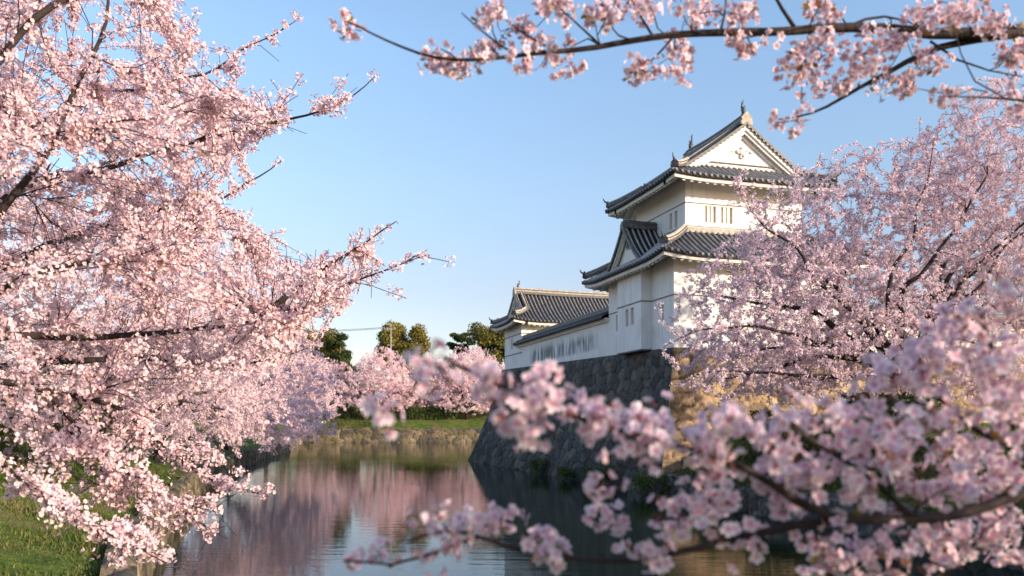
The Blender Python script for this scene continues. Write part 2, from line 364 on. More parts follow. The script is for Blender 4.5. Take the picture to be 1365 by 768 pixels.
# ------------------------------------------------------------------ roof kit
RIBP = .32
RIB = [(0,0),(.35,0),(.385,.07),(.50,.105),(.615,.07),(.65,0)]
def slope(tile, under, raft, O, S_, D_, s0, s1, hfun, dmax, upt, rows=10, ucap=None, thick=.36, eave=True, raft_len=0.0, caps=None, dmin=None):
    """one tiled slope. O origin, S_ unit along eave, D_ unit inward (plan). dmax(s) inward extent; hfun(d) rise; upt(s,d) corner lift"""
    O, S_, D_ = np.array(O, float), np.array(S_, float), np.array(D_, float)
    n = int(round((s1-s0)/RIBP)); per = (s1-s0)/n
    cols = [(s0 + (i+f)*per, h) for i in range(n) for f, h in RIB] + [(s1, 0)]
    vs = []; dm = []
    for s_, h in cols:
        a = dmin(s_) if dmin else 0.0; b = max(dmax(s_), a + .001); dm.append(b)
        for r in range(rows+1):
            d = a + (b-a)*r/rows; z = hfun(d) + upt(s_, d) + h
            vs.append(O + S_*s_ + D_*d + np.array((0,0,z)))
    k = rows+1
    flip = np.cross(S_, D_)[2] < 0
    for i in range(len(cols)-1):
        mi = 1 if (cols[i][1] > 0 or cols[i+1][1] > 0) else 0
        fs = []
        for r in range(rows):
            q = (i*k+r, (i+1)*k+r, (i+1)*k+r+1, i*k+r+1); fs.append(q[::-1] if flip else q)
        o = len(tile.v)
        for q in fs: tile.f.append(tuple(j+o-0 for j in q)); tile.m.append(mi)
        tile._pend = True
    # vertices are appended after so indices above are relative to the same o
    tile.v += [tuple(map(float, p)) for p in vs]
    if eave:      # tile edge and round end caps
        for i in range(len(cols)-1):
            (a, ha), (b, hb) = cols[i], cols[i+1]
            pa = O + S_*a + np.array((0,0,hfun(0)+upt(a,0))); pb = O + S_*b + np.array((0,0,hfun(0)+upt(b,0)))
            tile.add([pa+(0,0,ha), pb+(0,0,hb), pb-(0,0,.10), pa-(0,0,.10)], [(0,1,2,3)], 0)
            tile.add([pa-(0,0,.10), pb-(0,0,.10), pb-(0,0,.10)+D_*.25, pa-(0,0,.10)+D_*.25], [(0,1,2,3)], 0)
        for i in range(n):
            c = O + S_*(s0+(i+.5)*per) + np.array((0,0,hfun(0)+upt(s0+(i+.5)*per,0)+.02))
            caps.tube([c - D_*.05, c + D_*.05], .078, 8, 2 if caps is tile else 0)
    if under is not None:
        e = .13; N = max(4, int((s1-s0)/.4)); prev = None
        for i in range(N+1):
            s_ = s0+e + (s1-s0-2*e)*i/N
            b = min(ucap, max(dmax(s_), e+.01)) if ucap else max(dmax(s_), e+.01)
            row = []
            for r in range(5):
                d = e + (b-e)*r/4; row.append(O + S_*s_ + D_*d + np.array((0,0,hfun(d)+upt(s_,d)-thick)))
            top = O + S_*s_ + D_*e + np.array((0,0,hfun(e)+upt(s_,e)-.06))
            cur = [top] + row
            if prev is not None:
                for r in range(5): under.add([prev[r], cur[r], cur[r+1], prev[r+1]], [(0,1,2,3)])
            prev = cur
    if raft is not None and raft_len > 0:
        N = int((s1-s0-.5)/.42)
        for i in range(N+1):
            s_ = s0+.25 + (s1-s0-.5)*i/N; L = min(raft_len, dmax(s_)-.05)
            if L < .35: continue
            p = O + S_*s_ + D_*.20 + np.array((0,0,hfun(.2)+upt(s_,.2)-thick-.07)); q = O + S_*s_ + D_*L + np.array((0,0,hfun(L)+upt(s_,L)-thick-.07))
            raft.beam(p, q, .16, .10)
def upturn(s0, s1, amt, reach=2.6):
    return lambda s_, d: amt * (max(0, 1-(s_-s0)/reach)**2 + max(0, 1-(s1-s_)/reach)**2) * max(0, 1-d/2.2)
def ridge_bar(mb, pts, w, h, mlow=0, mtop=1, capr=.10):
    """stacked ridge along pts: dark courses, pale noshi band, round cap"""
    pts = [np.array(p, float) for p in pts]
    for p, q in zip(pts[:-1], pts[1:]):
        u = (0,0,1)
        z = lambda k: np.array((0,0,k))
        mb.beam(p+z(h*.22), q+z(h*.22), w*1.25, h*.44, mlow, u); mb.beam(p+z(h*.55), q+z(h*.55), w, h*.3, mtop, u)
        mb.beam(p+z(h*.78), q+z(h*.78), w*1.2, h*.16, mlow, u)
    mb.tube([p + np.array((0,0,h*.92)) for p in pts], capr, 8, mtop)
def demon_tile(mb, c, D_, sc=1.0, m=0):
    """ridge-end ornament: shouldered plate with curls and a crest"""
    c = np.array(c, float); D_ = np.array(D_, float); S_ = np.array((-D_[1], D_[0], 0))
    out = [(-.34,0),(-.40,.16),(-.30,.26),(-.36,.40),(-.22,.52),(-.10,.66),(0,.74),(.10,.66),(.22,.52),(.36,.40),(.30,.26),(.40,.16),(.34,0)]
    v = [c + S_*x*sc + np.array((0,0,z*sc)) + D_*y for y in (-.07*sc, .07*sc) for x, z in out]; n = len(out)
    mb.add(v, [tuple(range(n)), tuple(range(2*n-1, n-1, -1))] + [(i, (i+1) % n, n+(i+1) % n, n+i) for i in range(n)], m)
    for sx in (-1, 1):
        mb.tube([c + S_*sx*x*sc + np.array((0,0,z*sc)) - D_*.08*sc for x, z in ((.1,.1),(.24,.14),(.30,.26),(.2,.34),(.12,.26))], .05*sc, 6, m)
    mb.tube([c + np.array((0,0,.3*sc)) - D_*.12*sc, c + np.array((0,0,.3*sc)) + D_*.02], .12*sc, 8, m)
def shachi(mb, c, D_, sc=1.0):
    """ridge fish: head down, body curving up, forked tail and fins"""
    c = np.array(c, float); D_ = np.array(D_, float); S_ = np.array((-D_[1], D_[0], 0)); z = lambda k: np.array((0,0,k*sc))
    path = [c + D_*(.02*sc) + z(.02), c - D_*(.16*sc) + z(.14), c - D_*(.14*sc) + z(.34), c + D_*(.02*sc) + z(.54), c + D_*(.12*sc) + z(.74), c + D_*(.06*sc) + z(.90)]
    mb.tube(path, np.array((.10,.17,.15,.11,.07,.03))*sc, 8)
    tip = path[-1]
    for a, h in ((-.26,.26),(-.06,.34),(.18,.26)):
        b = tip + D_*a*sc + z(h-.04)
        mb.add([tip - S_*.035*sc - z(.12), tip + S_*.035*sc - z(.12), b + S_*.015*sc, b - S_*.015*sc, tip + D_*.10*sc*np.sign(a+.1)-z(.02)], [(0,1,2,3),(0,3,4),(1,4,2)])
    for zz, ln in ((.2,.22),(.38,.18),(.55,.14)):
        for sx in (-1,1):
            p = c - D_*(.05*sc) + z(zz) + S_*sx*.08*sc
            mb.add([p, p+z(.12), p + S_*sx*ln*sc + z(.16) - D_*.05*sc], [(0,1,2),(2,1,0)])
        p = c - D_*(.26*sc) + z(zz); mb.add([p+D_*.12*sc, p+z(.1)+D_*.14*sc, p - D_*.05*sc + z(.1)], [(0,1,2),(2,1,0)])

def wall_block(x0, x1, y0, y1, z0, z1, holes=(), depth=.14, mb=None):
    """closed storey block with real window recesses: holes = (side, s0, s1, za, zb), side 'y-' or 'x-'"""
    mb = mb or MB()
    mb.add([(x1,y0,z0),(x1,y1,z0),(x1,y1,z1),(x1,y0,z1)], [(0,1,2,3)])
    mb.add([(x1,y1,z0),(x0,y1,z0),(x0,y1,z1),(x1,y1,z1)], [(0,1,2,3)])
    mb.add([(x0,y0,z1),(x1,y0,z1),(x1,y1,z1),(x0,y1,z1)], [(0,1,2,3)])
    for side in ('y-', 'x-'):
        hs = [h[1:] for h in holes if h[0] == side]; a0, a1 = (x0, x1) if side == 'y-' else (y0, y1)
        pt = (lambda s_, z, d=0: (s_, y0+d, z)) if side == 'y-' else (lambda s_, z, d=0: (x0+d, s_, z))
        ss = sorted({a0, a1, *[v for h in hs for v in h[:2]]}); zs = sorted({z0, z1, *[v for h in hs for v in h[2:]]})
        for i in range(len(ss)-1):
            for j in range(len(zs)-1):
                cs, cz = (ss[i]+ss[i+1])/2, (zs[j]+zs[j+1])/2
                if any(h[0] < cs < h[1] and h[2] < cz < h[3] for h in hs): continue
                mb.add([pt(ss[i],zs[j]), pt(ss[i+1],zs[j]), pt(ss[i+1],zs[j+1]), pt(ss[i],zs[j+1])], [(0,1,2,3)])
        for (p, q, a, b) in hs:
            for (s_a, za, s_b, zb) in ((p,a,q,a),(q,a,q,b),(q,b,p,b),(p,b,p,a)):
                mb.add([pt(s_a,za), pt(s_b,zb), pt(s_b,zb,depth), pt(s_a,za,depth)], [(0,1,2,3)])
    return mb
def window(parent, side, plane, s0, s1, z0, z1, nb, depth=.14):
    f = (lambda a, b, c, d, z0_, z1_, mb: mb.box(a, b, plane+c, plane+d, z0_, z1_)) if side == 'y-' else (lambda a, b, c, d, z0_, z1_, mb: mb.box(plane+c, plane+d, a, b, z0_, z1_))
    m = MB(); f(s0+.005, s1-.005, depth-.03, depth+.03, z0+.005, z1-.005, m); w = obj('window', m, M_SLOT, parent)
    m = MB(); step = (s1-s0)/(nb+1)
    for i in range(nb):
        c = s0 + step*(i+1); f(c-step*.33, c+step*.33, .03, .10, z0+.004, z1-.004, m)
    if nb: obj('window_bars', m, M_TRIM, w)
def ledge(mb, x0, x1, y0, y1, z, h=.05, p=.03):
    mb.box(x0-p, x1+p, y0-p, y0+.01, z, z+h); mb.box(x0-p, x0+.01, y0+.011, y1+p, z, z+h)
    mb.box(x1-.01, x1+p, y0+.011, y1+p, z, z+h)

def irimoya(parent, X0, X1, Y0, Y1, ZE, hf, dg, verge, over, lift, ridge_h, rib_mat, along='y', pale=1, gegyo=True, fish=.95, thick=.36):
    """hip-and-gable roof over the eave rectangle. Ridge along y (gables face -y and +y) or along x (swap axes)."""
    if along == 'x':
        T = lambda x, y: np.array((y, x, 0.0))     # local (u across, v along ridge) -> swapped
        X0, X1, Y0, Y1 = Y0, Y1, X0, X1
    else:
        T = lambda x, y: np.array((x, y, 0.0))
    tile, under = MB(), MB(); raft, caps = under, tile; W = X1-X0; half = W/2; L = Y1-Y0
    z0 = np.array((0,0,ZE)); EX, EY = T(1,0), T(0,1)
    def dm_main(s_):
        t = min(s_, L-s_); return half if t >= dg-verge else min(t, half)
    up = upturn(0, L, lift); up2 = upturn(0, W, lift)
    for O, D in ((T(X0,Y0)+z0, EX), (T(X1,Y0)+z0, -EX)):
        # hip corners plus the full-height middle, split where the verge starts
        slope(tile, under, raft, O, EY, D, 0, dg-verge, hf, dm_main, up, 8, over+.35, thick, raft_len=over+.05, caps=caps)
        slope(tile, under, raft, O, EY, D, dg-verge, L-dg+verge, hf, lambda s_: half, up, 16, over+.35, thick, raft_len=over+.05, caps=caps)
        slope(tile, under, raft, O, EY, D, L-dg+verge, L, hf, dm_main, up, 8, over+.35, thick, raft_len=over+.05, caps=caps)
    for O, D in ((T(X0,Y0)+z0, EY), (T(X0,Y1)+z0, -EY)):
        slope(tile, under, raft, O, EX, D, 0, W, hf, lambda s_: min(s_, W-s_, dg), up2, 8, over+.35, thick, raft_len=over+.05, caps=caps)
    rf = obj('roof', tile, [M_PAN, rib_mat, M_RIDGE], parent)
    obj('eave_soffit', under, M_TRIM, rf)
    # hip ridges with end ornaments
    for sx, sy in ((0,0),(1,0),(0,1),(1,1)):
        pts = []; hip = MB()
        for k in range(7):
            d = .15 + (dg-.15)*k/6
            p = T(X0+d if sx == 0 else X1-d, Y0+d if sy == 0 else Y1-d) + np.array((0,0,ZE+hf(d)+2*up(d, d)*.8+.03)); pts.append(p)
        ridge_bar(hip, pts, .24, .26, 0, pale)
        dd = T(-1 if sx == 0 else 1, -1 if sy == 0 else 1)/1.414; demon_tile(hip, pts[0]+dd*.04, dd, .55)
        hip.tube([pts[0]+np.array((0,0,.25)), pts[0]+dd*.25+np.array((0,0,.42)), pts[0]+dd*.34+np.array((0,0,.6))], [.06,.05,.02], 6)
        obj('hip_ridge', hip, [M_RIDGE, M_RIDGEL], rf)
    # gable ends
    for sgn, yg in ((-1, Y0+dg), (1, Y1-dg)):
        gb = MB(); N = 14; d0 = dg*.9
        prof = [(X0+d, ZE+hf(d)) for d in np.linspace(d0, half, N)]
        pl = prof + [(X1-(x-X0), z) for x, z in prof[::-1][1:]]
        base = ZE + hf(dg) - .25
        poly = [T(x, yg) + np.array((0,0,z-.05)) for x, z in pl]
        b0, b1 = T(X0+d0, yg)+np.array((0,0,base)), T(X1-d0, yg)+np.array((0,0,base))
        for i in range(len(poly)-1):
            def dn(p): q = p.copy(); q[2] = base; return q
            gb.add([poly[i], poly[i+1], dn(poly[i+1]), dn(poly[i])], [(0,1,2,3)])
        gw = obj('gable_wall', gb, M_WHITE, parent)
        # bargeboards, stepped mouldings, verge tiles
        bd = MB(); vt = MB(); vc = vt; yv = yg + sgn*verge
        for side in (0, 1):
            def PX(d, y, dz): return T(X0+d if side == 0 else X1-d, y) + np.array((0,0,ZE+hf(d)+dz))
            ds = np.linspace(dg-verge+.02, half, 18)
            for i in range(17):
                a, b = ds[i], ds[i+1]
                for (ya, yb, t0, t1) in ((yv-sgn*.02, yv-sgn*.12, -.03, -.30), (yv-sgn*.12, yv-sgn*.22, -.03, -.46), (yg+sgn*.02, yg+sgn*.10, -.05, -.62)):
                    bd.add([PX(a,ya,t0), PX(b,ya,t0), PX(b,ya,t1), PX(a,ya,t1), PX(a,yb,t0), PX(b,yb,t0), PX(b,yb,t1), PX(a,yb,t1)], [(0,1,2,3),(3,2,6,7),(4,7,6,5),(0,4,5,1)])
                vt.beam(PX(a,yv+sgn*.02,.03), PX(b,yv+sgn*.02,.03), .16, .12, 0)
            ln = 0
            for i in range(int((half-dg+verge)*1.25/.27)):
                d = dg-verge+.15 + i*(half-dg+verge-.3)/max(1, int((half-dg+verge)*1.25/.27)-1)
                c = PX(d, yv, -.03); vc.tube([c + EY*sgn*.09, c - EY*sgn*.02], .075, 8, 1)
            # second ridge running down the verge
            ridge_bar(vt, [PX(d, yg-sgn*.15, .08) for d in np.linspace(dg+.1, half-.1, 8)], .2, .2, 0, pale, .07)
            p = PX(dg+.05, yg-sgn*.15, .1); demon_tile(vt, p, (-EX if side == 0 else EX), .42)
        obj('bargeboard', bd, M_WHITE, gw); obj('verge_tiles', vt, [M_RIDGE, M_RIDGEL], gw)
        if gegyo:
            gg = MB(); zc = ZE + hf(half) - 1.35; xm = (X0+X1)/2; y_ = yg + sgn*.06
            def Q(x, z, y=0): return T(xm+x, y_+sgn*y) + np.array((0,0,zc+z))
            gg.tube([Q(0,.0,-.03), Q(0,0,.07)], .15, 10); gg.tube([Q(.0,.24,-.03), Q(0,.24,.05)], .07, 8)
            for sx in (-1,1):
                gg.tube([Q(sx*.12,-.06), Q(sx*.28,-.02), Q(sx*.36,.10), Q(sx*.48,.02), Q(sx*.72,-.02)], [.06,.06,.05,.04,.015], 6)
                gg.tube([Q(sx*.05,-.1), Q(sx*.12,-.26), Q(0,-.34)], [.05,.05,.03], 6)
            obj('gable_ornament', gg, M_TRIM, gw)
            ln_ = MB(); zb = ZE+hf(dg)+.22
            ln_.beam(T(X0+dg+.75, y_)+np.array((0,0,zb)), T(X1-dg-.75, y_)+np.array((0,0,zb)), .05, .05)
            obj('gable_ledge', ln_, M_LINE, gw)
    # main ridge
    rb = MB(); xm = (X0+X1)/2; zr = ZE + hf(half) - .05
    ya, yb = Y0+dg-verge+.1, Y1-dg+verge-.1
    pts = [T(xm, ya + (yb-ya)*k/8) + np.array((0,0,zr + .10*abs(k/4-1)**2)) for k in range(9)]
    ridge_bar(rb, pts, .34, ridge_h, 0, pale, .11)
    mr = obj('main_ridge', rb, [M_RIDGE, M_RIDGEL], parent)
    for p, sg in ((pts[0], -1), (pts[-1], 1)):
        dt = MB(); demon_tile(dt, p + EY*sg*.12 - np.array((0,0,.1)), EY*sg, .9); obj('ridge_end_tile', dt, M_RIDGEL, mr)
        if fish:
            sh = MB(); shachi(sh, p + EY*(-sg)*.25 + np.array((0,0,ridge_h+.02)), -EY*sg if sg > 0 else EY, fish); obj('ridge_fish', sh, M_BRONZE, mr, smooth=True)

# ------------------------------------------------------------------ corner turret
tw = empty('corner_turret', (*l2w(0,0)[:2], 6.9), TH, 'white two storey castle turret with grey tiled roofs at the rampart corner', 'castle turret', org=(0,0,6.9))
WX, WY = 9.4, 8.05
lower_holes = [('x-', 1.08, 1.45, 8.48, 9.3), ('x-', 6.72, 7.02, 8.54, 9.43)]
obj('lower_wall', wall_block(0, WX, 0, WY, 6.9, 11.75, lower_holes), M_WHITE, tw)
window(tw, 'x-', 0, 1.08, 1.45, 8.48, 9.3, 0); window(tw, 'x-', 0, 6.72, 7.02, 8.54, 9.43, 0)
bay = wall_block(-.58, .02, 2.46, 5.45, 7.14, 11.6, [('x-', 3.36, 3.74, 8.48, 9.38), ('x-', 4.03, 4.40, 8.48, 9.38)])
bay.add([(-.58,2.46,7.14),(.0,2.46,7.14),(0,5.45,7.14),(-.58,5.45,7.14)], [(0,1,2,3)])
by = obj('stone_dropping_bay', bay, M_WHITE, tw)
window(by, 'x-', -.58, 3.36, 3.74, 8.48, 9.38, 0); window(by, 'x-', -.58, 4.03, 4.40, 8.48, 9.38, 0)
ld = MB(); ld.box(-.60, -.06, 2.44, 5.47, 7.06, 7.13); obj('bay_gap_shade', ld, M_LINE, by)  # dark strip painted as the shaded gap under the bay
ld = MB(); ledge(ld, 0, WX, 0, 2.46, 9.57); ld.box(-.61,-.03,2.43,2.455,9.57,9.62); ld.box(-.61,-.57,2.456,5.48,9.57,9.62); ld.box(-.03,.01,5.49,WY,9.57,9.62)
obj('string_course', ld, M_LINE, tw)  # thin ledge with its shadow line put into the dark colour
UX0, UX1, UY0, UY1 = 1.31, 8.11, 1.31, 7.15
up_holes = [('y-', UX0+1.12, UX0+1.74, 13.56, 14.40), ('y-', UX0+2.03, UX0+2.70, 13.56, 14.40), ('x-', UY0+.84, UY0+1.18, 13.42, 14.30), ('x-', UY0+1.41, UY0+1.75, 13.42, 14.30)]
obj('upper_wall', wall_block(UX0, UX1, UY0, UY1, 12.6, 15.9, up_holes), M_WHITE, tw)
window(tw, 'y-', UY0, *up_holes[0][1:], 2); window(tw, 'y-', UY0, *up_holes[1][1:], 2)
window(tw, 'x-', UX0, *up_holes[2][1:], 0); window(tw, 'x-', UX0, *up_holes[3][1:], 0)
ld = MB(); ledge(ld, UX0, UX1, UY0, UY1, 14.47, .04, .03); ledge(ld, UX0, UX1, UY0, UY1, 13.30, .035, .02); obj('string_course', ld, M_LINE, tw)
# lower skirt roof
hf1 = lambda d: .60*d + .035*d*d
tile, under = MB(), MB(); raft, caps = under, tile; OV = 1.2; E1 = 11.35; sb = UX0+OV
X0, X1, Y0, Y1 = -OV, WX+OV, -OV, WY+OV
for O, S_, D, L in (((X0,Y0,E1),(0,1,0),(1,0,0),Y1-Y0), ((X1,Y0,E1),(0,1,0),(-1,0,0),Y1-Y0), ((X0,Y0,E1),(1,0,0),(0,1,0),X1-X0), ((X0,Y1,E1),(1,0,0),(0,-1,0),X1-X0)):
    up = upturn(0, L, .22)
    dc = sb if not (O[1] == Y1 and D[1] == -1) else Y1-UY1
    slope(tile, under, raft, O, S_, D, 0, L, hf1, (lambda s_, L=L, dc=dc: min(s_, L-s_, dc)), up, 10, OV+.35, raft_len=OV+.05, caps=caps)
rf = obj('lower_roof', tile, [M_PAN, M_RIB, M_RIDGE], tw)
obj('eave_soffit', under, M_TRIM, rf)
for sx, sy in ((0,0),(1,0),(0,1),(1,1)):
    pts = []; hip = MB()
    for k in range(8):
        d = .15 + ((sb if sy == 0 else Y1-UY1)-.2)*k/7
        pts.append(np.array((X0+d if sx == 0 else X1-d, Y0+d if sy == 0 else Y1-d, E1+hf1(d)+.36*max(0,1-d/2.6)**2+.03)))
    ridge_bar(hip, pts, .26, .28, 0, 1)
    dd = np.array((-1 if sx == 0 else 1, -1 if sy == 0 else 1, 0))/1.414; demon_tile(hip, pts[0]+dd*.04, dd, .6)
    hip.tube([pts[0]+np.array((0,0,.25)), pts[0]+dd*.25+np.array((0,0,.40)), pts[0]+dd*.34+np.array((0,0,.56))], [.06,.05,.02], 6)
    obj('hip_ridge', hip, [M_RIDGE, M_RIDGEL], rf)
nb = MB(); zt = E1+hf1(sb)
nb.box(UX0-.10, UX1+.1, UY0-.13, UY0-.002, zt-.12, zt+.16); nb.box(UX0-.13, UX0-.002, UY0-.12, UY1+.1, zt-.12, zt+.16)
obj('flashing_band', nb, M_RIDGEL, rf)
# dormer gable on the moat side
dg_o = MB(); YM = 4.62; ZR = 13.85; XF = -.62
fd = lambda w: 1.35*w - .16*w*w          # drop from the ridge: steep then flaring
def dslope(sgn):
    n = 7; per = RIBP; cols = [(XF + (i+f)*per, h) for i in range(n) for f, h in RIB] + [(XF+n*per, 0)]
    k = 13; vs = []
    for x_, h in cols:
        for r in range(k):
            w_ = 2.45*r/(k-1); vs.append((x_, YM + sgn*w_, ZR - fd(w_) + h))
    fs = []
    for i in range(len(cols)-1):
        mi = 1 if (cols[i][1] > 0 or cols[i+1][1] > 0) else 0
        dg_o.add([], [])
        o = len(dg_o.v)
        for r in range(k-1): dg_o.f.append((o+i*k+r, o+(i+1)*k+r, o+(i+1)*k+r+1, o+i*k+r+1)); dg_o.m.append(mi)
    dg_o.v += vs
dslope(-1); dslope(1)
dr = obj('dormer_roof', dg_o, [M_PAN, M_RIB], tw)
db = MB(); dw = MB(); dv = MB()
for sgn in (-1, 1):
    ws = np.linspace(0, 2.35, 15)
    for a, b in zip(ws[:-1], ws[1:]):
        P_ = lambda w, x, dz: (x, YM+sgn*w, ZR-fd(w)+dz)
        for xa, xb, t0, t1 in ((XF+.04, XF+.14, -.02, -.26), (XF+.14, XF+.24, -.02, -.38)):
            db.add([P_(a,xa,t0), P_(b,xa,t0), P_(b,xa,t1), P_(a,xa,t1), P_(a,xb,t0), P_(b,xb,t0), P_(b,xb,t1), P_(a,xb,t1)], [(0,1,2,3),(3,2,6,7),(4,7,6,5),(0,4,5,1)])
        dv.beam(P_(a,XF,.04), P_(b,XF,.04), .17, .13)
        dw.add([(XF+.34,YM+sgn*a,ZR-fd(a)-.05), (XF+.34,YM+sgn*b,ZR-fd(b)-.05), (XF+.34,YM+sgn*b,11.2), (XF+.34,YM+sgn*a,11.2)], [(0,1,2,3)])
    for i in range(11):
        w_ = .15+i*.2; c = np.array((XF, YM+sgn*w_, ZR-fd(w_)-.02)); dv.tube([c-(.09,0,0), c], .075, 8)
gw = obj('dormer_gable_wall', dw, M_WHITE, tw); obj('bargeboard', db, M_TRIM, gw); obj('verge_tiles', dv, M_RIDGE, gw)
gg = MB(); gg.tube([(XF+.35,YM,ZR-.85),(XF+.24,YM,ZR-.85)], .09, 8)
for sx in (-1,1): gg.tube([(XF+.28,YM+sx*.05,ZR-.9),(XF+.28,YM+sx*.14,ZR-1.02),(XF+.28,YM+sx*.1,ZR-1.2)], [.04,.04,.02], 6)
obj('gable_ornament', gg, M_RIDGE, gw)
rb = MB(); ridge_bar(rb, [(XF+.02,YM,ZR-.05),(.4,YM,ZR-.08),(UX0,YM,ZR-.08)], .30, .40, 0, 0, .10); demon_tile(rb, (XF-.05,YM,ZR-.15), (-1,0,0), .62); obj('dormer_ridge', rb, [M_RIDGE, M_RIDGEL], dr)
# top roof
irimoya(tw, UX0-1.35, UX1+1.35, UY0-1.35, UY1+1.35, 15.5, lambda d: .60*d + .017*d*d, 1.62, .42, 1.35, .16, .50, M_RIB, 'y', fish=.68)

# ------------------------------------------------------------------ far small turret (ridge runs to the right)
ft = empty('gate_turret', (*l2w(0,25.4)[:2], 7.3), TH, 'long single storey white turret with pale striped tile roof behind the low wall', 'castle turret', org=(0,25.4,7.3))
obj('wall', wall_block(0, 15, 25.4, 30.2, 7.3, 11.35, [('x-', 27.6, 28.3, 9.2, 10.1)]), M_WHITE, ft)
window(ft, 'x-', 0, 27.6, 28.3, 9.2, 10.1, 2)
ld = MB(); ledge(ld, 0, 15, 25.4, 30.2, 10.25, .06, .04); ledge(ld, 0, 15, 25.4, 30.2, 8.75, .06, .04); obj('string_course', ld, M_LINE, ft)
irimoya(ft, -1.0, 16, 24.4, 31.2, 11.15, lambda d: .51*d + .068*d*d, 1.5, .35, 1.0, .25, .46, M_RIBL, 'x', fish=.55, gegyo=True)

# ------------------------------------------------------------------ low plaster wall along the rampart
def plaster_wall(name, label, p, q, side, th, z0a, z0b, ztop, mat):
    """p, q in castle frame; wall body with a little tiled double-pitch coping"""
    p, q = np.array(p, float), np.array(q, float); d = q-p; L = np.hypot(*d); d /= L; n = np.array((-d[1], d[0]))*side   # n outward
    e = empty(name, (*l2w(*p)[:2], z0a), TH, label, 'plaster wall', org=(p[0], p[1], z0a)); e['kind'] = 'thing'
    A = lambda s_, o, z: (p[0]+d[0]*s_+n[0]*o, p[1]+d[1]*s_+n[1]*o, z)
    m = MB(); m.add([A(0,0,z0a),A(L,0,z0b),A(L,0,ztop),A(0,0,ztop),A(0,-th,z0a),A(L,-th,z0b),A(L,-th,ztop),A(0,-th,ztop)], [(0,1,2,3),(5,4,7,6),(4,0,3,7),(1,5,6,2),(3,2,6,7)])
    obj('wall_body', m, mat, e)
    m = MB()
    for o0, o1, zb, zt_ in ((.0,.16,ztop-.20,ztop-.10),(.0,.26,ztop-.10,ztop+.02)):
        for sg in (1, -1):
            base = 0 if sg == 1 else -th
            a, b = base+sg*o0, base+sg*o1
            m.add([A(0,a,zb),A(L,a,zb),A(L,b,zb),A(0,b,zb),A(0,a,zt_),A(L,a,zt_),A(L,b,zt_),A(0,b,zt_)], [(0,1,2,3),(4,5,6,7),(2,3,7,6),(0,1,5,4),(0,3,7,4),(1,2,6,5)])
    obj('cornice', m, M_TRIM, e)
    tile = MB(); caps = tile; half = th/2 + .42
    for sg in (1, -1):
        O = np.array(A(0, -th/2 + sg*half, ztop+.06)); S_ = np.array((d[0], d[1], 0)); D = np.array((-n[0]*sg, -n[1]*sg, 0))
        slope(tile, None, None, O, S_, D, 0, L, lambda t: .62*t, lambda s_: half, lambda s_, t: 0, 3, caps=caps)
    cp = obj('coping_roof', tile, [M_PAN, M_RIDGE, M_RIDGE], e)
    rb = MB(); zr = ztop+.06+.62*half-.03
    ridge_bar(rb, [A(0,-th/2,zr), A(L/2,-th/2,zr), A(L,-th/2,zr)], .24, .24, 0, 0, .09); obj('coping_ridge', rb, [M_RIDGE, M_RIDGEL], cp)
    return e
plaster_wall('plaster_wall', 'low white plaster wall with dark mould streaks and tiled coping between the turrets', (0.02, 26.4), (0.02, 8.07), -1, .5, 7.55, 7.15, 9.40, M_MOULD)
plaster_wall('plaster_wall', 'white plaster wall on the sunlit rampart seen through the large cherry tree', (9.42, .3), (58, .3), -1, .5, 7.0, 7.0, 8.7, M_WHITE)

# ------------------------------------------------------------------ cherry tree generator
PINK = dict(tip=(.975,.93,.938), base=(.82,.40,.48))
def flowers(C, N, size, rng, petals=5, hi=False, tip=PINK['tip'], base=PINK['base'], var=.10, cup=(.05,.75)):
    n = len(C); N = N / (np.linalg.norm(N, axis=1)[:, None]+1e-9)
    a = np.cross(N, rng.normal(size=(n,3))); a /= np.linalg.norm(a, axis=1)[:, None]+1e-9; b = np.cross(N, a)
    r = size * rng.uniform(.78, 1.12, n); cu = rng.uniform(cup[0], cup[1], n)
    tip = np.array(tip); base = np.array(base)
    mixv = rng.random((n,1)); tcol = tip*(1 - var*mixv**1.5*np.array((.4,1.7,1.3))); Vs, Fs, Cs = [], [], []
    for k in range(petals):
        an = 2*math.pi*k/petals + rng.uniform(-.12,.12,n)
        p = np.cos(an)[:,None]*a + np.sin(an)[:,None]*b; q = -np.sin(an)[:,None]*a + np.cos(an)[:,None]*b
        el = (cu + rng.uniform(-.15,.15,n))[:,None]; rr = r[:,None]
        dirp = p*np.cos(el) + N*np.sin(el); w = .40 if petals == 5 else .62
        if hi:
            pts = [C, C+rr*(dirp*.45+q*w*.85)+N*rr*.05, C+rr*(dirp*.88+q*w*.62), C+rr*(dirp*.88-N*.05), C+rr*(dirp*.88-q*w*.62), C+rr*(dirp*.45-q*w*.85)+N*rr*.05]
            fc = [(0,1,2,3),(0,3,4,5)]; cc = [0,.85,1,1,1,.85]
        else:
            pts = [C, C+rr*(dirp*.66+q*w*1.12), C+rr*dirp*.95, C+rr*(dirp*.66-q*w*1.12)]; fc = [(0,1,2,3)]; cc = [.05,.93,1,.93]
        m = len(pts); V = np.stack(pts, 1); Vs.append(V)
        Fs.append((np.array(fc)[None] , m))
        Cs.append(np.stack([base*(1-c)+tcol*c for c in cc], 1))
    m = Fs[0][1]; V = np.concatenate(Vs, 0).reshape(-1,3); Cc = np.concatenate(Cs, 0).reshape(-1,3)
    cnt = n*petals; F = (Fs[0][0] + (np.arange(cnt)*m)[:,None,None]).reshape(-1,4)
    return V, F, Cc

